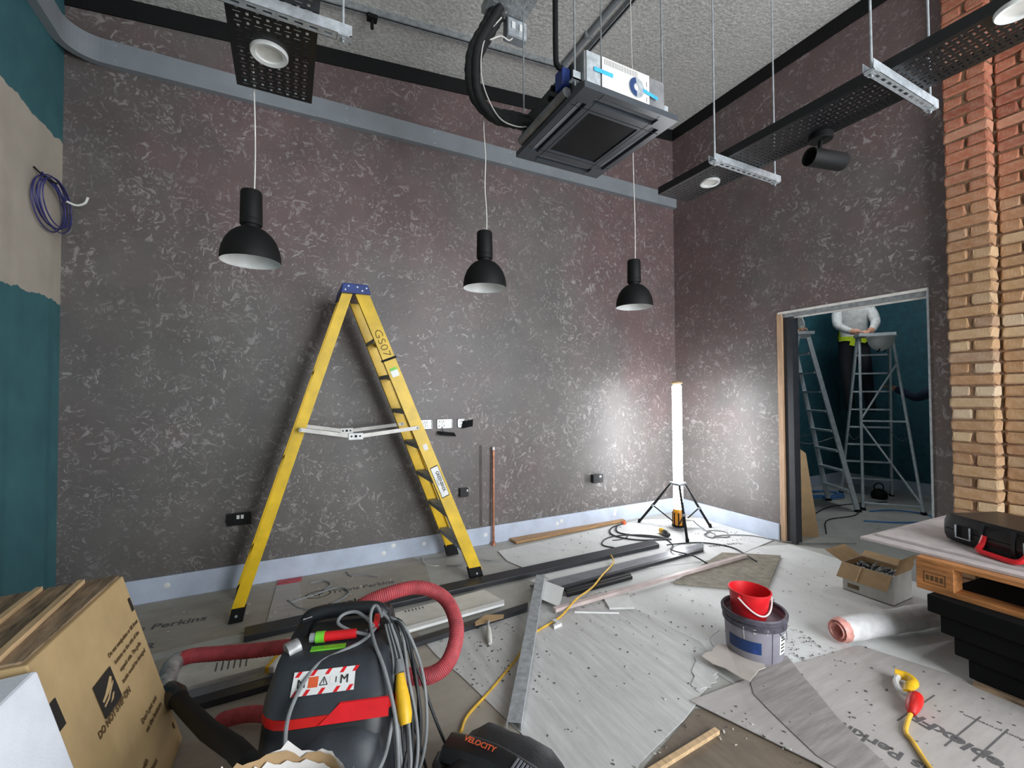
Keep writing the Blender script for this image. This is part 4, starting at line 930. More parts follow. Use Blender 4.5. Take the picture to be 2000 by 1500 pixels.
single('black_trim', MB().prism([(-.385, 2.385), (.6, 2.418), (1.36, 2.485), (1.40, 2.545), (.6, 2.468), (-.39, 2.445)], .0095, .036), M['charcoal_plank'], 'long black trim lying behind the vacuum, in front of the cream board', 'trim')
single('grey_batten', MB().prism([(-.44, 2.46), (.45, 2.49), (.45, 2.53), (-.45, 2.53)], .0095, .030), M['grey_trim'], 'grey batten between the black trim and the cream board at left', 'trim')
single('grey_trim', MB().prism([(1.62, 2.66), (3.26, 2.745), (3.38, 2.835), (1.55, 2.79)], .0095, .026), M['grey_trim'], 'pale grey flat trim lying beside the charcoal plank near the tripod', 'trim', bev=.002)
single('grey_trim_edge', MB().prism([(1.66, 2.62), (3.22, 2.70), (3.26, 2.735), (1.64, 2.652)], .0095, .034), M['charcoal_plank'], 'narrow dark trim along the front of the pale grey trim', 'trim')
for i, lb_ in enumerate(('upper of two short black plastic trims beside the yellow cable', 'lower of two short black plastic trims beside the yellow cable')):
    single('short_black_trim', MB().prism([(1.70+.02*i, 2.535+.036*i), (2.29+.02*i, 2.555+.036*i), (2.30+.02*i, 2.582+.036*i), (1.71+.02*i, 2.565+.036*i)], .0095, .03), M['black_gloss'], lb_.replace('upper', 'nearer').replace('lower', 'farther'), 'trim', 'short black trims')
bb = single('fibreboard', MB().prism([(2.493, 2.357), (3.33, 2.60), (3.70, 2.326), (2.954, 1.958)], .0095, .0205), M['brownboard'], 'square of weathered brown fibreboard lying behind the grey tub', 'board')
single('pink_trim', MB().bar((1.50, 2.385, .034), (3.40, 2.432, .034), .032, .022, (0, 1, 0)), M['redtrim'], 'long pale pinkish trim lying across the edge of the brown fibreboard', 'trim')
single('oak_board', MB().prism([(1.88, 3.772), (1.886, 3.645), (3.25, 3.725), (3.25, 3.775)], .0085, .026), M['oak'], 'oak-coloured board on the floor against the back skirting', 'board')
single('paper_sheet', MB().prism([(1.654, 2.755), (1.716, 2.60), (1.545, 2.40), (1.481, 2.562)], lambda x, y: .037+.03*(y-2.4), lambda x, y: .0386+.03*(y-2.4)), M['sheet_c'], 'square of stiff white paper beside the end of the metal stud', 'paper')
single('tile_offcut', MB().prism([(1.90, 2.41), (2.07, 2.345), (1.985, 2.20), (1.84, 2.27)],   .0098, .021), M['white'], 'pale grey square offcut lying in the middle of the floor', 'offcut')
single('plastic_scrap', MB().prism([(1.40, 2.23), (1.46, 2.24), (1.455, 2.30), (1.43, 2.30), (1.435, 2.255), (1.405, 2.25)], .0095, .028), M['white'], 'small bent white plastic scrap beside the yellow cable', 'scrap')
single('white_strip', MB().bar((1.62, 2.34, .012), (1.86, 2.20, .012), .012, .004, (0, 0, 1)), M['white'], 'thin white strip crossing under the yellow cable', 'strip')
# galvanised stud: folded U
p, q = Vector((.835, 1.645, .028)), Vector((1.622, 2.760, .078)); a = (q-p).normalized(); sd_ = Vector((a.y, -a.x, 0)).normalized(); up = a.cross(sd_); up = up if up.z > 0 else -up
st = MB(); c = (p+q)/2; L_ = (q-p)/2
st.obox(c + up*.016, L_, sd_*.030, up*.0008).obox(c + sd_*.030, L_, sd_*.0008, up*.016).obox(c - sd_*.030, L_, sd_*.0008, up*.016)
single('metal_stud', st, M['galv'], 'galvanised metal stud lying diagonally from the black bag to the boards', 'metal stud')
# trowel
tr = thing('trowel', 'small pointed trowel with a worn wooden handle lying by the black trim', 'trowel', (1.05, 2.35, .01))
part('blade', MB().prism([(.985, 2.43), (1.17, 2.435), (1.19, 2.47), (1.09, 2.52), (1.0, 2.47)], .0375, .040), M['card2'], tr)
part('tang', MB().tube(spline([(1.075, 2.44, .042), (1.06, 2.41, .052), (1.048, 2.385, .04)], 4), .006, 8), M['galv'], tr)
part('handle', MB().tube([(1.05, 2.39, .038), (1.04, 2.36, .033), (1.02, 2.31, .028), (1.0, 2.255, .024), (.996, 2.245, .024)], [.008, .014, .0155, .013, .008], 12), M['offwhite'], tr)
cable('yellow_cable', 'thin yellow cable snaking over the trims to the black bag', [(2.40, 2.93, .046), (2.33, 2.82, .034), (2.1, 2.66, .044), (1.9, 2.53, .036), (1.68, 2.41, .050), (1.5, 2.32, .02), (1.28, 2.245, .015), (1.17, 2.165, .02), (1.076, 2.077, .015), (.859, 1.921, .010), (.70, 1.815, .010), (.64, 1.74, .010)], .0062, M['yel_cord'])

# cables round the tripod
cable('black_cable', 'black cable looping left from the tripod to the charcoal plank', [(3.20, 3.10, .016), (3.02, 3.28, .016), (2.92, 3.45, .016), (3.05, 3.62, .016), (3.2, 3.66, .016), (2.96, 3.60, .016), (2.82, 3.42, .016), (2.92, 3.20, .016), (3.22, 3.06, .016)], .007, M['dark_cord'])
cable('black_cable', 'black cable making a wide arc in front of the tripod', [(2.62, 3.10, .014), (2.56, 3.25, .014), (2.75, 3.38, .014), (3.0, 3.33, .014), (3.18, 3.16, .014), (3.12, 2.95, .014), (2.95, 2.80, .040), (3.0, 2.62, .040), (3.02, 2.50, .014), (2.95, 2.47, .05)], .006, M['dark_cord'])
cable('black_cable', 'black cable running right from the tripod foot over the sheet', [(3.0, 2.9, .046), (3.18, 2.94, .016), (3.36, 2.88, .016), (3.48, 2.76, .016), (3.52, 2.62, .016), (3.42, 2.42, .028), (3.38, 2.32, .028)], .006, M['dark_cord'])
cable('grey_cable', 'grey flex coiled right of the tripod and trailing to the doorway', [(3.62, 3.0, .014), (3.75, 3.08, .014), (3.86, 2.98, .014), (3.75, 2.86, .014), (3.64, 2.93, .014), (3.8, 2.9, .014), (3.98, 2.78, .014), (4.06, 2.60, .014), (4.2, 2.42, .014), (4.6, 2.2, .014)], .005, M['grey_cord'])
for i, pts in enumerate(([(2.50, 3.12, .012), (2.58, 3.05, .012), (2.66, 3.04, .012), (2.74, 3.07, .012)], [(2.72, 3.30, .012), (2.80, 3.285, .012), (2.90, 3.31, .012), (2.95, 3.345, .012)], [(1.15, 3.44, .012), (1.22, 3.40, .012), (1.32, 3.42, .012), (1.38, 3.48, .012)], [(1.45, 3.42, .012), (1.52, 3.36, .012), (1.60, 3.35, .012)])):
    cable('cable_offcut', ['short curved black cable offcut nearest the charcoal plank end', 'short black cable offcut inside the cable loop by the tripod', 'curved grey cable offcut by the ladder feet', 'grey cable offcut between ladder and copper pipe'][i], pts, .0045, M['dark_cord'] if i < 2 else M['grey_cord'], group='cable offcuts')
pc = thing('cable_connector', 'yellow and black cable connector on the floor in front of the tripod', 'connector', (3.25, 3.2, 0))
part('sleeve', MB().lathe([(.0005, 0), (.022, 0), (.026, .01), (.026, .07), (.018, .08), (.0005, .082)], 16, (3.30, 3.27, .034), ax=(-.35, -.9, 0)), M['yel_plug'], pc)
part('grip', MB().lathe([(.0005, 0), (.024, 0), (.028, .008), (.028, .05), (.02, .09), (.0005, .095)], 16, (3.272, 3.197, .036), ax=(-.35, -.9, 0)), M['black_gloss'], pc)
single('orange_foam_lump', MB().lathe([(.0005, .032), (.018, .03), (.026, .016), (.022, 0), (.0005, 0)], 10, (3.17, 3.66, .0085)), M['orange'], 'small orange lump on the floor left of the tripod', 'lump')

# ------------------------------------------------------------------ grey tub with red bucket
bx, by = 2.228, 1.552
tb = thing('plastic_tub', 'grey plastic tub with dark splashed rim and navy label', 'tub', (bx, by, .014))
part('tub_wall', MB().lathe([(.0005, .016), (.132, .016), (.136, .022), (.146, .225), (.143, .225), (.133, .026), (.0005, .022)], 48, (bx, by, 0)), M['bucket'], tb)
part('rim', MB().lathe([(.146, .178), (.153, .180), (.153, .205), (.149, .208), (.149, .214), (.158, .216), (.160, .236), (.155, .243), (.145, .240), (.142, .22)], 48, (bx, by, 0)), M['tub_rim'], tb)
part('filler_surface', MB().lathe([(.141, .193), (.0005, .191)], 48, (bx, by, 0)), M['bucket'], tb)
def arc_patch(cx, cy, r0, r1, z0, z1, a0, a1, n=14):
    mb = MB()
    V = [];
    for i in range(n+1):
        a = math.radians(a0+(a1-a0)*i/n); V += [(cx+r0*math.cos(a), cy+r0*math.sin(a), z0), (cx+r1*math.cos(a), cy+r1*math.sin(a), z1)]
    return mb.add(V, [(2*i, 2*i+2, 2*i+3, 2*i+1) for i in range(n)])
rr = lambda z: .1365+.010*(z-.022)/.203+.0008
part('navy_label', arc_patch(bx, by, rr(.065), rr(.125), .065, .125, 160, 228), M['navy'], tb)
part('label_box', arc_patch(bx, by, rr(.07)+.0006, rr(.086)+.0006, .07, .086, 212, 221, 6), M['blue_cap'], tb)
part('white_label', arc_patch(bx, by, rr(.06), rr(.155), .06, .155, 268, 292), M['white'], tb)
li = MB()
for z in (.072, .090, .106, .128, .142):
    li.add(arc_patch(bx, by, rr(z)+.0006, rr(z+.007)+.0006, z, z+.007, 272, 286, 4).v, [(2*i, 2*i+2, 2*i+3, 2*i+1) for i in range(4)])
part('label_print', li, M['ink'], tb)
part('seam', arc_patch(bx, by, rr(.02)+.0004, rr(.18)+.0004, .02, .18, 249.2, 250.4, 2), M['tub_rim'], tb)
for a0, z0 in ((196, .13), (214, .165), (217, .168), (238, .17)): part('paint_drip', arc_patch(bx, by, rr(z0)+.0008, .1545, z0, .195, a0, a0+1.6, 2), M['white'], tb)
hpts = [(bx+.150*math.cos(math.radians(a)), by+.150*math.sin(math.radians(a)), z) for a, z in ((262, .19), (274, .155), (286, .13), (298, .12), (312, .14), (322, .175), (330, .19))]
part('wire_handle', MB().tube(spline(hpts, 4), .0025, 6), M['galv_dark'], tb)
part('loose_wire_loop', MB().tube(spline([(bx-.13, by+.11, .10), (bx-.18, by+.13, .05), (bx-.19, by+.06, .022), (bx-.15, by-.02, .02)], 5), .0025, 6), M['galv_dark'], tb)
rbx, rby, rbz = bx-.012, by+.02, .176
rb = thing('red_bucket', 'small red bucket with a white handle sitting tilted in the grey tub', 'bucket', (rbx, rby, rbz))
axr = Vector((.03, -.02, 1)).normalized(); RO = Vector((rbx, rby, rbz))
part('bucket_wall', MB().lathe([(.0005, .002), (.078, .002), (.082, .006), (.100, .142), (.106, .144), (.106, .150), (.099, .151), (.079, .010), (.0005, .008)], 48, RO+Vector((0,0,.008)), ax=axr), M['red'], rb)
hx = [];
for i in range(15):
    t_ = i/14; a = math.radians(190 + 140*t_); dz_ = .135 - .085*math.sin(math.pi*t_); r0 = .084+.02*dz_/.14+.010
    hx.append(RO + Vector((r0*math.cos(a), r0*math.sin(a), dz_+.008)))
part('handle', MB().tube(spline(hx, 3), .0045, 8), M['offwhite'], rb)
part('handle_lug', MB().cyl(hx[0]-Vector((.0, 0, 0)), hx[0]+Vector((.012, .002, 0)), .009, 10), M['red'], rb)
part('handle_lug', MB().cyl(hx[-1], hx[-1]+Vector((-.012, .006, 0)), .009, 10), M['red'], rb)

# ------------------------------------------------------------------ open box of fixings
gx_, gy_, gw, gd, gh = 3.49, 1.465, .29, .25, .195
b = thing('open_carton', 'small open white-faced carton with brown flaps full of fixings', 'carton', (gx_+.17, gy_+.16, .004))
th = .004; zb = .0045
wl = MB().box(gx_, gx_+th, gy_, gy_+gw, zb, gh).box(gx_+gd-th, gx_+gd, gy_, gy_+gw, zb, gh).box(gx_+th, gx_+gd-th, gy_, gy_+th, zb, gh).box(gx_+th, gx_+gd-th, gy_+gw-th, gy_+gw, zb, gh).box(gx_, gx_+gd, gy_, gy_+gw, zb-.0003, zb+.004)
part('walls', wl, M['cardwhite'], b)
part('lining', MB().box(gx_+th, gx_+th+.001, gy_+th, gy_+gw-th, .01, gh-.001).box(gx_+gd-th-.001, gx_+gd-th, gy_+th, gy_+gw-th, .01, gh-.001).box(gx_+th, gx_+gd-th, gy_+gw-th-.001, gy_+gw-th, .01, gh-.001), M['card2'], b)
def flap(p0, p1, out, mb_name='flap'):
    p0, p1, out = Vector(p0), Vector(p1), Vector(out); n = (p1-p0).cross(out).normalized()*.002
    mb = MB(); V = [p0-n, p1-n, p1+out-n, p0+out-n, p0+n, p1+n, p1+out+n, p0+out+n]
    mb.add(V, [(3,2,1,0),(4,5,6,7),(0,1,5,4),(1,2,6,5),(2,3,7,6),(3,0,4,7)]); return part(mb_name, mb, M['card2'], b)
flap((gx_-.003, gy_, gh), (gx_-.003, gy_+gw, gh), (-.075, 0, -.085))
flap((gx_+gd, gy_+gw, gh), (gx_, gy_+gw, gh), (0, .11, .05))
flap((gx_+.02, gy_-.003, gh), (gx_+gd-.02, gy_-.003, gh), (0, -.03, .11))
flap((gx_+gd, gy_, gh), (gx_+gd, gy_+gw, gh), (.05, 0, .03))
part('tape_line', MB().obox((gx_-.044, gy_+.17, gh-.044), (-.036, 0, -.041), (0, .004, 0), (.003, 0, -.0026)), M['timber'], b)
part('scuff', MB().box(gx_-.0008, gx_-.0002, gy_+.19, gy_+.26, .03, .06), M['dirty_ply'], b)
part('contents', MB().box(gx_+.006, gx_+gd-.006, gy_+.006, gy_+gw-.006, .02, .155), M['black'], b)
rnd = random.Random(3)
for i in range(46):
    x, y = gx_+rnd.uniform(.03, gd-.03), gy_+rnd.uniform(.03, gw-.03); a = rnd.uniform(0, 6.28); L_ = rnd.uniform(.02, .05)
    dv = Vector((math.cos(a), math.sin(a), rnd.uniform(-.3, .6))).normalized(); c_ = Vector((x, y, .163+rnd.uniform(0, .015)))
    o = MB().tube([c_-dv*L_*.4, c_+dv*L_*.4], .004, 6).lathe([(.0005, -.003), (.008, -.003), (.008, .003), (.0005, .003)], 6, c_+dv*L_*.4, ax=dv)
    single('bolt', o, M['galv_dark'] if i % 3 else M['galv'], 'loose steel bolt among the fixings in the open carton', 'bolt', 'bolts in the open carton')

# ------------------------------------------------------------------ roll of film
rp, rq = Vector((2.72, 1.385, .079)), Vector((3.44, 1.215, .079)); rd = (rq-rp).normalized()
rl = thing('film_roll', 'roll of white translucent film lying on the floor beside the black stack', 'roll', (3.05, 1.3, .013))
pf = [(.030, -.004), (.045, -.010), (.058, .006), (.064, .02)] + [(.064+.002*math.sin(i*1.7), .05+i*(.69/12)) for i in range(12)] + [(.058, .735), (.03, .738), (.0005, .738)]
part('wrapped_film', MB().lathe(pf, 24, rp, ax=rd), M['film'], rl)
part('core', MB().lathe([(.030, -.004), (.028, .03), (.0005, .031)], 20, rp, ax=rd), M['pinkfilm'], rl)
part('crumpled_end', MB().lathe([(.064, .02), (.066, .008), (.056, -.022), (.046, -.012), (.040, -.028), (.030, -.006)], 13, rp, ax=rd), M['pinkfilm'], rl)

# ------------------------------------------------------------------ black stack, pallet, boards and case at right
def slab(c, ang, lx, ly, z0, z1):
    a = math.radians(ang); u, v = Vector((math.cos(a), math.sin(a), 0)), Vector((-math.sin(a), math.cos(a), 0)); c = Vector((c[0], c[1], 0))
    return MB().obox(c + Vector((0, 0, (z0+z1)/2)), u*lx/2, v*ly/2, Vector((0, 0, (z1-z0)/2)))
for i in range(2):
    single('timber_bearer', MB().box(2.86+.35*i, 2.95+.35*i, .30, .90, .014 if i == 0 else .0045, .034), M['dirty_ply'], ['timber bearer under the front of the black stack', 'timber bearer under the back of the black stack'][i], 'bearer', 'bearers under the black stack')
lay_ = []
for i in range(4):
    z_ = .035+.0853*i; lay_.append((3.20-.010*i, .49+.027*i, -1.6*i, .645+.018*i, .86+.022*i, z_, z_+.085))
ord_ = ['bottom', 'second lowest', 'second highest', 'top']
nm_ = [q + ' black slab of the stack under the pallet' for q in ord_]
for (x, y, a, lx, ly, z0, z1), l_ in zip(lay_, nm_): single('black_slab', slab((x, y), a, lx, ly, z0, z1), M['slab'], l_, 'slab', 'stack of black slabs', bev=.006)
pa = thing('pallet', 'wooden pallet resting on the black stack below the boards', 'pallet', (3.35, .6, .4))
px0, px1, py0, py1, pz0 = 2.91, 3.95, .02, 1.12, .377
for i, y in enumerate((py1-.145, (py0+py1)/2-.07, py0)):
    for j, x in enumerate((px0, (px0+px1)/2-.07, px1-.10)):
        part('block', MB().box(x, x+.10, y, y+.145, pz0+.023, pz0+.115), M['pallet'], pa, bev=.002)
for i, x in enumerate((px0, (px0+px1)/2-.07, px1-.10)):
    part('bottom_board', MB().box(x-.0, x+.10, py0, py1, pz0, pz0+.023), M['pallet'], pa, bev=.002)
for i, y in enumerate((py1-.145, (py0+py1)/2-.07, py0)):
    part('bearer_board', MB().box(px0, px1, y, y+.145, pz0+.115, pz0+.137), M['pallet'], pa, bev=.002)
for i in range(6):
    x = px0+i*(px1-px0-.12)/5; part('deck_board', MB().box(x, x+.12, py0, py1, pz0+.137, pz0+.159), M['pallet'], pa, bev=.002)
st_ = MB().box(px0-.0008, px0-.0002, py1-.115, py1-.03, pz0+.04, pz0+.043).box(px0-.0008, px0-.0002, py1-.115, py1-.03, pz0+.092, pz0+.095).box(px0-.0008, px0-.0002, py1-.115, py1-.112, pz0+.04, pz0+.095).box(px0-.0008, px0-.0002, py1-.033, py1-.03, pz0+.04, pz0+.095)
for i in range(4): st_.box(px0-.0008, px0-.0002, py1-.105+.018*i, py1-.094+.018*i, pz0+.055, pz0+.08)
part('brand_mark', st_, M['ink_brown'], pa)
single('plasterboard', MB().prism([(2.965, 1.395), (2.985, .0), (3.97, .0), (3.97, 1.10), (4.09, 1.11), (4.09, 1.36)], .5375, .550), M['plasterboard'], 'lower pinkish board on the pallet jutting out to the left', 'board', 'boards on the pallet')
single('plasterboard', MB().prism([(3.06, 1.36), (3.03, .0), (3.97, .02), (3.97, 1.10), (4.09, 1.11), (4.09, 1.30)], .5505, .563), M['plasterboard'], 'upper pinkish board on the pallet under the black case', 'board', 'boards on the pallet')
CZ = .564; cang = math.radians(-23+0)
cs = thing('tool_case', 'black plastic tool case with steel catches and red handle on the boards', 'tool case', (3.33, .82, CZ), math.radians(-22))
# local x: depth away from camera side, local y: along front
prof = [(-.17, .010), (-.185, .04), (-.188, .075), (-.185, .115), (-.165, .150), (.15, .150), (.17, .13), (.175, .03), (.16, .0), (-.14, 0)]
def case_ring(y, s_): return [(x*(s_ if x < 0 else s_), y, .075+(z-.075)*s_) for x, z in prof]
cm = MB().loft([case_ring(-.27, .86), case_ring(-.26, .97), case_ring(-.22, 1), case_ring(.22, 1), case_ring(.255, .97), case_ring(.27, .84)]); part('shell', cm, M['black_gloss'], cs, False)
part('seam', MB().box(-.1905, -.18, -.24, .24, .072, .078), M['black'], cs, False)
for y in (.15, -.15):
    ct = part('catch', MB().box(-.194, -.186, y-.03, y+.03, .045, .105), M['black'], cs, False)
    part('catch_wire', MB().tube([(-.197, y+.034, .105), (-.197, y+.034, .04), (-.197, y-.034, .04), (-.197, y-.034, .105)], .004, 6), M['galv'], ct, False)
for y in (.06, -.075): part('side_rib', MB().box(-.192, -.18, y, y+.015, .01, .14), M['black_gloss'], cs, False)
part('handle', MB().tube(spline([(-.185, .055, .085), (-.20, .06, .04), (-.235, .045, .018), (-.24, -.02, .014), (-.24, -.10, .014), (-.225, -.13, .03), (-.19, -.135, .07)], 4), .0125, 8), M['red'], cs, False)
single('red_strip', MB().box(2.795, 2.805, .60, .615, .02, .30), M['redtrim'], 'thin pink strip standing against the black stack at the right edge', 'strip')

# ------------------------------------------------------------------ carton, battens and foam at left
T1, T2, B1, B2 = Vector((-.592, 1.593, .70)), Vector((-.557, 2.206, .70)), Vector((-.385, 1.600, .010)), Vector((-.368, 2.225, .010))
T1b, T2b, B1b, B2b = Vector((-1.235, 1.62, .685)), Vector((-1.235, 2.15, .685)), Vector((-1.10, 1.61, .010)), Vector((-1.10, 2.18, .010))
ct = thing('cardboard_carton', 'large brown carton with do not step on print leaning back in the left foreground', 'carton', (-.75, 1.9, .005))
part('box', MB().add([T1, T2, B2, B1, T1b, T2b, B2b, B1b], [(0,1,2,3),(7,6,5,4),(0,4,5,1),(1,5,6,2),(2,6,7,3),(3,7,4,0)]), M['card'], ct, bev=.004)
dn = Vector((0, 0, .004)); ins = .012
pt = [T1+Vector((-ins, ins, 0)), T2+Vector((-ins, -.004, 0)), T2b+Vector((.005, -.004, 0)), T1b+Vector((.005, ins, 0))]
part('plywood_face', MB().add([p+Vector((0,0,.001)) for p in pt] + [p+dn*2 for p in pt], [(3,2,1,0),(4,5,6,7),(0,1,5,4),(1,2,6,5),(2,3,7,6),(3,0,4,7)]), M['dirty_ply'], ct)
for x, w_ in ((-.665, .020), (-.775, .018), (-.90, .05)):
    z = .70-.015*(-.56-x)/.68+.008; part('batten', MB().box(x-w_/2, x+w_/2, 1.60, 2.17+.03*(x+.56), z, z+.016), M['timber'], ct)
fu, fv = (T2-T1), (B1-T1); fN = fu.cross(-fv).normalized(); FU, FV = fu.normalized(), (-fv).normalized()
fp = lambda u, v, o=.0012: T1 + fu*u + fv*v + (B2-T2-fv)*u*v + fN*o
def face_text(s, u, v, size, bold=0.0003, sx=1.0): part('lettering', place(text_mb(s, size, bold, 'CENTER'), fp(u, v), FU, FV, sx), M['ink_brown'], ct)
for i, s in enumerate(('Do not manipulate or lift front', 'bottom on the side of the', 'unpack side. The grille', 'inside would be damaged')): face_text(s, .76, .26+.052*i, .0205)
face_text('DO NOT STEP ON', .43, .475, .030, .0008, .95)
face_text('Don\'t put out', .74, .66, .026); face_text('on the bottom', .76, .715, .026)
face_text('Handle with', .42, .80, .028); face_text('care at all times', .47, .86, .028)
def face_quad(u, v, hu, hv, mat, o=.0015, nm='printed_block', par=None):
    c = fp(u, v, o); return part(nm, MB().obox(c, FU*hu, FV*hv, fN*.0004), mat, par or ct)
ic = face_quad(.43, .365, .060, .055, M['ink'], nm='step_symbol')
shoe = MB(); base = fp(.43, .365, .0024)
def fpoly(mb, pts): mb.add([base + FU*a + FV*b for a, b in pts], [tuple(range(len(pts)))]); return mb
fpoly(shoe, [(-.045, -.004), (-.02, .004), (.01, .020), (.035, .034), (.045, .026), (.03, .008), (.0, -.004), (-.04, -.012)])
fpoly(shoe, [(-.045, -.020), (-.01, -.012), (.02, .004), (.045, .014), (.045, .008), (.022, -.004), (-.008, -.020), (-.042, -.026)])
fpoly(shoe, [(-.01, -.034), (.02, -.016), (.03, -.018), (.012, -.032)])
part('shoe_symbol', shoe, M['card'], ic)
face_quad(.045, .23, .016, .040, M['ink']); face_quad(.965, .155, .010, .026, M['ink']); face_quad(.94, .88, .004, .012, M['ink_brown'])
fm = MB(); q = [Vector((-.590, 1.19, .690)), Vector((-.566, 1.580, .690)), Vector((-.382, 1.585, .008)), Vector((-.392, 1.20, .008))]
bk = [p + Vector((-.55, 0, -.02 if p.z > .1 else 0)) for p in q]
single('foam_block', fm.add(q + bk, [(0,1,2,3),(7,6,5,4),(0,4,5,1),(1,5,6,2),(2,6,7,3),(3,7,4,0)]), M['foam'], 'white polystyrene block standing in front of the carton at the left edge', 'foam block', bev=.008)

# ------------------------------------------------------------------ vacuum
VA = math.radians(-15.5)
vc = thing('vacuum_cleaner', 'charcoal site vacuum with red stripe, red ribbed hose and tangled grey cord', 'vacuum cleaner', (.17, 1.73, .004), VA)
VM = Matrix.Translation((.17, 1.73, .004)) @ Matrix.Rotation(VA, 4, 'Z'); VI = VM.inverted()
W2L = lambda p: VI @ Vector(p)
rings = [rrect(.190, -.26, .26, .03, .07), rrect(.205, -.275, .27, .06, .08), rrect(.210, -.280, .275, .15, .09), rrect(.208, -.270, .27, .26, .10), rrect(.205, -.232, .265, .325, .09)]
VS = Matrix.Diagonal((1, .94, 1.09, 1))
part('container', MB().loft(rings).xf(VS), M['vac2'], vc, False)
part('container_bulge', MB().loft([rrect(.11, -.30, -.10, .05, .08), rrect(.14, -.315, -.10, .12, .09), rrect(.14, -.312, -.10, .22, .09), rrect(.125, -.285, -.10, .285, .08), rrect(.09, -.24, -.10, .315, .06)]).xf(VS @ Matrix.Translation((.045, 0, 0))), M['vac'], vc, False)
part('stripe', MB().loft([rrect(.206, -.232, .266, .326, .09), rrect(.2075, -.230, .267, .335, .09), rrect(.207, -.226, .266, .350, .088)]).xf(VS), M['red_dark'], vc, False)
bp_ = MB().add([(-.02, -.2385, .330), (.19, -.2385, .330), (.19, -.215, .372), (.04, -.215, .372)], [(0,1,2,3)]).add([(-.02, -.232, .330), (.19, -.232, .330), (.19, -.208, .372), (.04, -.208, .372)], [(3,2,1,0)])
part('stripe_badge', bp_.xf(VS), M['red'], vc, False)
hs = part('housing', MB().loft([rrect(.206, -.225, .265, .351, .088), rrect(.2055, -.213, .2645, .364, .085), rrect(.200, -.190, .262, .385, .08), rrect(.186, -.125, .255, .435, .07), rrect(.180, -.105, .25, .447, .06), rrect(.165, -.085, .235, .452, .05)]).xf(VS), M['vac'], vc, False)
# rear hump with an arched carrying handle
for s_ in (-1, 1):
    hump = MB()
    hump.loft([[(s_*x, y, z) for x, y, z in r_] for r_ in ([(.120, -.02, .44), (.185, -.02, .44), (.185, .25, .44), (.120, .25, .44)], [(.122, .03, .485), (.178, .03, .48), (.178, .245, .48), (.122, .245, .485)], [(.120, .10, .512), (.165, .10, .508), (.165, .235, .508), (.120, .235, .512)])])
    part('handle_post', hump, M['vac2'], vc, False)
part('carry_handle', MB().tube(spline([(-.150, .16, .498), (-.125, .165, .522), (-.06, .17, .530), (.06, .17, .530), (.125, .165, .522), (.150, .16, .498)], 5), .026, 12), M['vac2'], vc, False)
part('switch_block', MB().loft([rrect(.115, .02, .13, .485, .02), rrect(.105, .035, .125, .51, .02)]), M['vac2'], vc, False)
part('handle_tag', MB().obox((-.135, .150, .527), (.016, 0, .004), (.002, .012, .003), (0, -.0005, .0008)), M['paper'], vc, False)
part('red_grip', MB().tube([(-.055, .012, .512), (.06, .008, .514)], [.017, .016], 12), M['red'], vc, False)
part('green_clip', MB().tube([(-.078, .013, .512), (-.048, .012, .512)], .0195, 12), M['green'], vc, False)
part('grip_end', MB().tube([(-.098, .014, .512), (-.079, .013, .512)], .0155, 12), M['galv'], vc, False)
part('green_seal', MB().box(-.085, .03, -.045, -.02, .493, .498), M['green'], vc, False)
part('hose_stub', MB().tube([(-.13, -.005, .50), (-.165, -.03, .492)], [.026, .03], 12), M['grey_cuff'], vc, False)
part('cord_hook', MB().box(.118, .135, .055, .10, .48, .535).box(.118, .135, .03, .055, .515, .535), M['red'], vc, False)
part('cord_hook', MB().box(.160, .185, -.02, .02, .445, .475), M['red'], vc, False)
for s_ in (-1, 1):
    wv_ = part('wheel', MB().lathe([(.0005, -.022), (.075, -.022), (.085, -.012), (.085, .012), (.075, .022), (.0005, .022)], 24, (s_*.215, .18, .0895), ax=(1, 0, 0)), M['black'], vc, False)
    part('castor', MB().lathe([(.0005, -.015), (.03, -.015), (.034, 0), (.03, .015), (.0005, .015)], 16, (s_*.15, -.19, .0365), ax=(1, 0, 0)), M['black'], vc, False)
# warning sticker on the sloping front
SL = Vector((0, .061, .0545)).normalized(); SO = Vector((-.012, -.1495, .4480)); SN = Vector((1, 0, 0)).cross(SL).normalized()
SX = Vector((1, 0, 0)); hs_ = lambda a, b, o=.004: SO + SX*a + SL*b + SN*o
def squad(a0, a1, b0, b1, mat, o, nm, par, skew=0):
    return part(nm, MB().add([hs_(a0, b0, o), hs_(a1, b0, o), hs_(a1+skew, b1, o), hs_(a0+skew, b1, o), hs_(a0, b0, o-.0006), hs_(a1, b0, o-.0006), hs_(a1+skew, b1, o-.0006), hs_(a0+skew, b1, o-.0006)], [(0,1,2,3),(7,6,5,4),(0,4,5,1),(1,5,6,2),(2,6,7,3),(3,7,4,0)]), mat, par, False)
sk_ = squad(-.102, .090, -.034, .036, M['white'], .004, 'warning_sticker', vc)
for a in (-.098, -.052, -.006, .040, .080): squad(a, a+.012, .020, .036, M['red'], .0047, 'red_hatch', sk_, .010)
for a in (-.100, -.066, -.020, .026, .066): squad(a, a+.012, -.034, -.018, M['red'], .0047, 'red_hatch', sk_, .010)
for a in (-.074, .058): part('lettering', place(text_mb('M', .036, 0, 'CENTER'), hs_(a, -.012, .0068), SX, SL), M['ink'], sk_, False)
squad(-.054, -.024, -.014, .017, M['orange'], .0047, 'orange_square', sk_)
tri = MB()
for (a0, b0), (a1, b1) in (((-.018, -.010), (.006, -.010)), ((.006, -.010), (-.006, .013)), ((-.006, .013), (-.018, -.010))): tri.bar(hs_(a0, b0, .0052), hs_(a1, b1, .0052), .0022, .0006, SL if abs(b1-b0) < .001 else SX)
tri.bar(hs_(-.006, -.006, .0052), hs_(-.006, .006, .0052), .002, .0006, SX); part('hazard_triangle', tri, M['ink'], sk_, False)
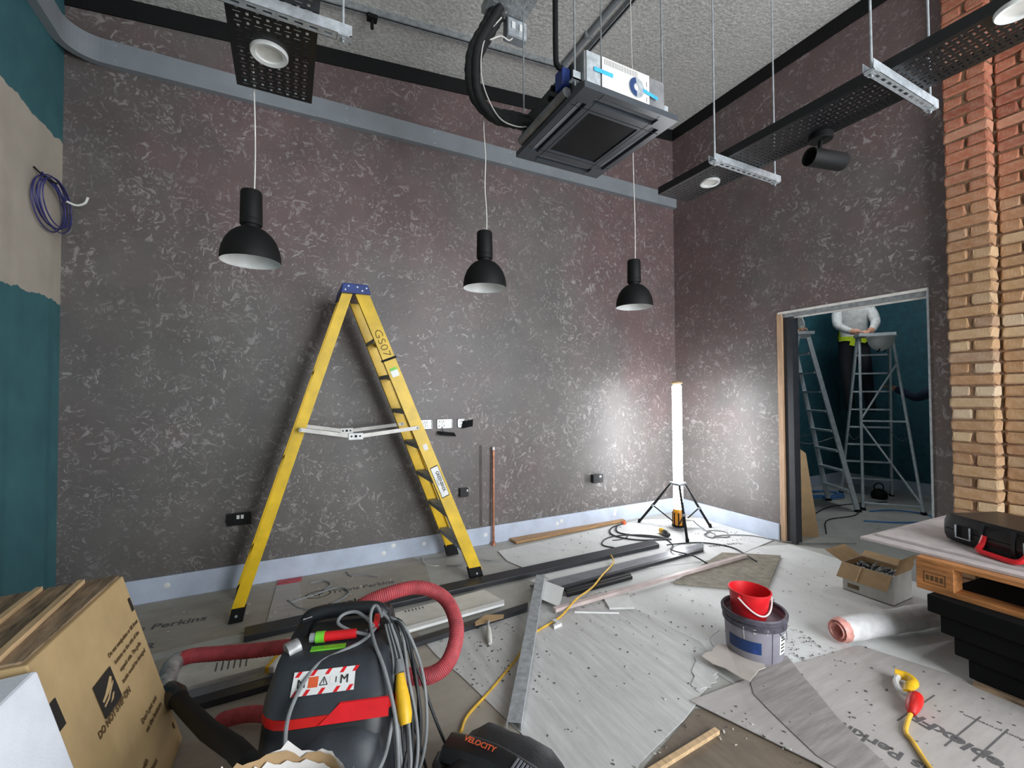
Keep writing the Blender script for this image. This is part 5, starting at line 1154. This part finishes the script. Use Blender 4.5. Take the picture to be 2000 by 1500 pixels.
squad(.012, .022, -.008, .012, M['paper'], .0047, 'manual_symbol', sk_); squad(.030, .033, -.006, .010, M['ink'], .005, 'figure_symbol', sk_)
# hoses
def ribbed(pts, r, k=26, pitch=1):
    sp_ = spline(pts, k); return MB().tube(sp_, [r*(1.035 if i % 2 else .975) for i in range(len(sp_))], 14)
part('hose', ribbed([W2L(p) for p in ((.235, 1.965, .42), (.29, 2.06, .455), (.41, 2.045, .495), (.55, 2.03, .50), (.645, 1.95, .46), (.645, 1.80, .40), (.575, 1.695, .34), (.50, 1.70, .30), (.42, 1.79, .27), (.36, 1.86, .25))], .030, 34), M['red_hose'], vc, False)
part('hose', ribbed([W2L(p) for p in ((.16, 2.02, .28), (.12, 2.18, .26), (.03, 2.30, .235), (-.12, 2.38, .215), (-.27, 2.44, .21), (-.375, 2.475, .21), (-.43, 2.462, .21))], .031, 18), M['red_hose'], vc, False)
part('hose_cuff', MB().tube([W2L(p) for p in ((-.425, 2.475, .21), (-.445, 2.43, .205), (-.447, 2.36, .19), (-.44, 2.28, .18))], [.034, .036, .036, .034], 14), M['grey_cuff'], vc, False)
wd = part('wand', MB().tube([W2L(p) for p in ((-.39, 2.21, .19), (-.315, 2.01, .235), (-.225, 1.78, .285), (-.13, 1.56, .345), (-.09, 1.45, .37))], .030, 16), M['black'], vc, False)
part('wand_collar', MB().tube([W2L(p) for p in ((-.425, 2.29, .178), (-.412, 2.25, .183), (-.39, 2.21, .19), (-.372, 2.165, .20))], [.036, .042, .042, .034], 14), M['black_gloss'], wd, False)
part('hose', ribbed([W2L(p) for p in ((.02, 1.98, .10), (-.08, 2.13, .07), (-.16, 2.19, .055), (-.225, 2.205, .048))], .030, 12), M['red_hose'], vc, False)
part('hose_end', MB().lathe([(.0005, .035), (.015, .033), (.026, .022), (.031, 0)], 14, W2L((-.225, 2.205, .048)), ax=W2L((-.30, 2.215, .045)) - W2L((-.225, 2.205, .048))), M['red_hose'], vc, False)
# power cord: big loop over the front and a hank hanging from the hook
cdm = lambda pts, r=.0056, m='grey_cord', k=7: part('power_cord', MB().tube(spline([(x, y, z*1.055 if z > .1 else z) for x, y, z in pts], k), r, 8), M[m], vc, False)
cdm([(.10, .0, .482), (.04, .02, .492), (-.01, .05, .508), (.0, .085, .52), (.045, .09, .525), (.085, .06, .515), (.12, .02, .50)], .0062)
cdm([(.135, .05, .49), (.09, -.02, .475), (.02, -.06, .465), (-.045, -.10, .456), (-.085, -.165, .425), (-.105, -.235, .375), (-.095, -.28, .30), (-.05, -.318, .235), (.04, -.335, .195), (.12, -.325, .21), (.18, -.29, .26), (.205, -.22, .33)], .0062)
cdm([(.150, .03, .525), (.128, .065, .548), (.112, .06, .545), (.108, .02, .52), (.13, -.06, .485), (.175, -.15, .43), (.215, -.24, .33), (.225, -.27, .20)], .0062)
rn = random.Random(11)
for k in range(7):
    a = .010*k; j = lambda s_: rn.uniform(-s_, s_)
    x0 = .165+.010*k
    cdm([(.150+.004*k, .04, .535-.004*k), (.19+a*.8+j(.01), .0+j(.02), .50), (x0+.06+j(.01), -.10+j(.02), .40+j(.02)), (x0+.075+j(.015), -.16+j(.02), .27), (x0+.07+j(.02), -.19+j(.02), .13+j(.04)), (x0+.04+j(.015), -.20, .09+j(.04)), (x0+.035, -.19, .17), (x0+.03+j(.01), -.17, .30), (.20+a*.5, -.10, .42), (.165+.003*k, .0, .51)], .0055, 'grey_cord' if k % 3 == 0 else 'dark_cord', 5)
cdm([(.24, -.02, .45), (.29, -.03, .33), (.34, -.05, .20), (.39, -.06, .09), (.43, -.08, .02), (.46, -.12, .012), (.47, -.18, .012)], .0055, 'dark_cord')
cdm([(.25, -.12, .30), (.29, -.10, .14), (.32, -.13, .03), (.29, -.19, .012), (.24, -.24, .012), (.28, -.36, .012), (.38, -.42, .012)], .0055, 'dark_cord')
pg = part('plug', MB().tube([(.222, -.12, .425), (.226, -.145, .395), (.232, -.165, .370), (.240, -.195, .335), (.244, -.210, .315)], [.014, .020, .024, .024, .018], 14), M['yel_plug'], vc, False)
part('plug_gland', MB().tube([(.214, -.09, .455), (.222, -.12, .427)], [.010, .018], 12), M['grey_cord'], pg, False)
# small yellow and white tape measure
ym = thing('plastic_block', 'small yellow and white plastic block leaning on the cream board left of the vacuum', 'plastic block', (-.035, 2.54, .042))
u_ = Vector((.45, .89, 0)).normalized(); v_ = Vector((.89, -.45, 0)).normalized()
part('white_body', MB().obox(Vector((-.028, 2.54, .058)), u_*.075, v_*.013, (0, 0, .016)), M['white'], ym, bev=.004)
part('yellow_back', MB().obox(Vector((-.028, 2.54, .058)) - v_*.022, u_*.078, v_*.009, (0, 0, .0165)), M['yel_plug'], ym, bev=.004)

# ------------------------------------------------------------------ black bag
bu, bn = Vector((.59, -.81, 0)).normalized(), Vector((.81, .59, 0)).normalized(); BC = Vector((.635, 1.375, .006))
bg = thing('tool_bag', 'black moulded bag with orange VELOCITY lettering in the centre foreground', 'bag', tuple(BC))
BL = lambda u, n, z: BC + bu*u*.80 + bn*n*.80 + Vector((0, 0, z*.78))
rg = []
for i in range(13):
    t_ = i/12; u = -.27+.60*t_; s_ = min(1, math.sin(math.pi*(.06+.88*t_))*1.35); h = (.06+.185*s_)*(1-.35*max(0, t_-.6)); wv_ = .09+.09*s_
    ring = []
    for j in range(20):
        a = 2*math.pi*j/20; ca, sa_ = math.cos(a), math.sin(a); e_ = .62
        ring.append(BL(u + .004*math.sin(j*2+i), wv_*math.copysign(abs(ca)**e_, ca), h/2 + h/2*math.copysign(abs(sa_)**e_, sa_) + (.004*math.sin(i*1.7+j) if sa_ > 0 else 0)))
    rg.append(ring)
part('bag_body', MB().loft(rg), M['bag'], bg)
bd_ = [];
for i in range(11):
    t_ = i/10; u = -.22+.44*t_; z = .225+.035*math.sin(math.pi*(.1+.8*t_)) - .03*max(0, t_-.5)
    bd_.append([BL(u, -.115, z-.04), BL(u, -.085, z+.004), BL(u, -.02, z+.018), BL(u, .0, z+.008), BL(u, .0, z-.03), BL(u, -.1, z-.06)])
part('moulded_rim', MB().loft(bd_), M['black_gloss'], bg)
tx = text_mb('VELOCITY', .026, .0005, 'CENTER'); c_ = BL(-.06, -.052, .275); nrm_ = (Vector((0, 0, 1)) - bn*.2).normalized()
part('lettering', place(tx, c_, bu, bn + Vector((0, 0, .22)), 1.0), M['orange'], bg)
for k in range(5): part('vent_rib', MB().bar(BL(.10+.014*k, -.095, .252-.004*k), BL(.115+.014*k, -.03, .272-.004*k), .004, .006, (0, 0, 1)), M['grey_trim'], bg)
part('strap', MB().tube(spline([BL(-.25, -.06, .17), BL(-.20, -.15, .20), BL(-.08, -.19, .19), BL(.08, -.19, .18), BL(.20, -.16, .15)], 5), .014, 8), M['bag'], bg)
part('side_tab', MB().obox(BL(.335, .03, .12), bu*.018, bn*.03, (0, 0, .035)), M['black_gloss'], bg, bev=.006)
part('side_pocket', MB().loft([[BL(.10+.20*k/4, -.10+.20*j/5, .17-.02*k/4+.03*math.sin(math.pi*j/5)) for j in range(6)] + [BL(.10+.20*k/4, .10-.20*j/5, .08) for j in range(6)] for k in range(5)]), M['vac'], bg)
# ------------------------------------------------------------------ torn paper sack in the bottom foreground
sx_, sy_ = -.01, 1.20; rn = random.Random(5)
sk = thing('torn_paper_sack', 'torn white paper sack showing brown lining at the bottom edge of the view', 'sack', (sx_, sy_, .004))
def sack(r0, zt, amp, seed):
    rr_ = random.Random(seed); n = 64; jag = [rr_.uniform(-amp, amp) for _ in range(n)]; R_ = []
    for i, z in enumerate((.005, .12, .24, .34, zt)):
        ring = []
        for k in range(n):
            a = 2*math.pi*k/n; rr2 = r0*(1+.05*math.sin(3*a+i)+.03*math.sin(7*a+2*i))*(1 if i < 4 else .96); zz = z if i < 4 else zt + jag[k]*(1.5 if jag[(k*7) % n] > .004 else .35) - .034*math.cos(a+.3)
            ring.append((sx_+rr2*math.cos(a)*1.12, sy_+rr2*math.sin(a)*.70, zz))
        R_.append(ring)
    return MB().loft(R_, caps=False)
part('outer_paper', sack(.155, .462, .018, 2), M['paper'], sk)
part('brown_lining', sack(.148, .462, .014, 4), M['card2'], sk)
part('inner_paper', sack(.139, .440, .012, 6), M['paper'], sk)
part('fill', MB().lathe([(.0005, .30), (.12, .295)], 24, (sx_, sy_, 0)), M['rubble'], sk)
# ------------------------------------------------------------------ red connector on a yellow lead
oc = thing('yellow_lead', 'yellow lead ending in a red connector with a yellow and white loop, right foreground', 'cable', (2.3, .9, .014))
part('lead', MB().tube(spline([(2.02, .70, .022), (2.10, .79, .022), (2.18, .86, .022), (2.22, .90, .022), (2.30, .925, .026), (2.36, .935, .035)], 6), .0085, 10), M['yel_cord'], oc)
part('red_connector', MB().tube([(2.345, .930, .036), (2.37, .938, .042), (2.41, .946, .048), (2.45, .955, .050), (2.47, .960, .05)], [.013, .022, .027, .027, .024], 14), M['red_dark'], oc)
part('loop_handle', MB().tube(spline([(2.46, .985, .05), (2.52, 1.005, .05), (2.575, 1.01, .05), (2.60, 1.045, .05), (2.585, 1.085, .05)], 5), .020, 10), M['yel_plug'], oc)
part('white_cover', MB().tube(spline([(2.455, .975, .045), (2.47, 1.02, .045), (2.52, 1.055, .045), (2.58, 1.07, .045)], 5), .012, 8), M['white'], oc)

# ------------------------------------------------------------------ crumbs and chips
def on_floor(x, y):
    return .0145 if (1.65 < x < 2.9 and .4 < y < 1.35) else .0095
def crumbs(name, label, n, mat, smin, smax, seed, areas):
    rr_ = random.Random(seed); mb = MB()
    for i in range(n):
        x0, x1, y0, y1 = rr_.choice(areas); x, y = rr_.uniform(x0, x1), rr_.uniform(y0, y1); s_ = rr_.uniform(smin, smax); a = rr_.uniform(0, 6.28); z = on_floor(x, y)
        u = Vector((math.cos(a), math.sin(a), rr_.uniform(-.2, .2)))*s_*rr_.uniform(.6, 1.6); v = Vector((-math.sin(a), math.cos(a), 0))*s_*rr_.uniform(.3, .9)
        mb.obox((x, y, z+s_*.25), u, v, Vector((0, 0, s_*.3)))
    o = single(name, mb, mat, label, 'debris', kind='stuff'); return o
crumbs('dark_crumbs', 'scatter of dark crumbs and grit over the floor sheets', 620, M['grit'], .0015, .005, 21, [(.9, 2.1, 1.2, 2.5), (1.8, 4.0, 1.4, 2.5), (.75, 1.2, 1.8, 2.45), (1.7, 2.8, .5, 1.4), (1.7, 4.0, 2.9, 3.6), (2.3, 2.65, 1.35, 1.7)])
crumbs('plaster_crumbs', 'scatter of pale plaster crumbs over the floor sheets', 380, M['rubble'], .002, .006, 22, [(1.2, 3.9, 1.4, 2.5), (3.55, 3.95, 2.75, 3.1), (-1.0, 1.4, 3.1, 3.6), (1.0, 1.8, .6, 1.35), (4.3, 7.0, 2.2, 3.6)])

# ------------------------------------------------------------------ marks on the walls and bits on the floor
for x, z in ((2.47, .105), (2.42, .085), (3.16, .125), (3.15, .09), (.80, .125), (.72, .075), (-.72, .10), (1.06, .10), (1.64, .09)):
    part('filler_spot', MB().lathe([(.0005, .0012), (.014, .001), (.019, 0)], 10, (x, YB-.018, z), ax=(0, -1, 0)), M['white'], bpy.data.objects['baseboard_back'])
part('damp_streak', MB().box(1.585, 1.612, YB-.0012, YB-.0002, .17, .915), M['chase'], bpy.data.objects['wall_back'])
cable('plastic_strip', 'large loop of grey plastic strip lying round the printed logo on the dusty sheet', [(.01, 3.37, .009), (.10, 3.19, .009), (.27, 3.18, .009), (.39, 3.29, .012), (.33, 3.42, .012), (.15, 3.37, .009), (.02, 3.33, .009)], .006, M['grey_cord'], cat='strip')
cable('plastic_strip', 'short curl of grey plastic strip between the ladder and the logo', [(.16, 3.60, .009), (.25, 3.60, .009), (.29, 3.50, .009), (.24, 3.43, .009)], .006, M['grey_cord'], cat='strip')
cable('wire_offcut', 'white wire offcut on the floor inside the ladder feet', [(1.03, 3.74, .007), (1.01, 3.58, .007), (1.06, 3.50, .007), (1.10, 3.48, .007)], .004, M['offwhite'])
cable('wire_offcut', 'grey wire offcut lying on the dusty sheet under the ladder', [(.42, 3.70, .009), (.44, 3.60, .009), (.53, 3.57, .009), (.62, 3.48, .009)], .004, M['grey_cord'])
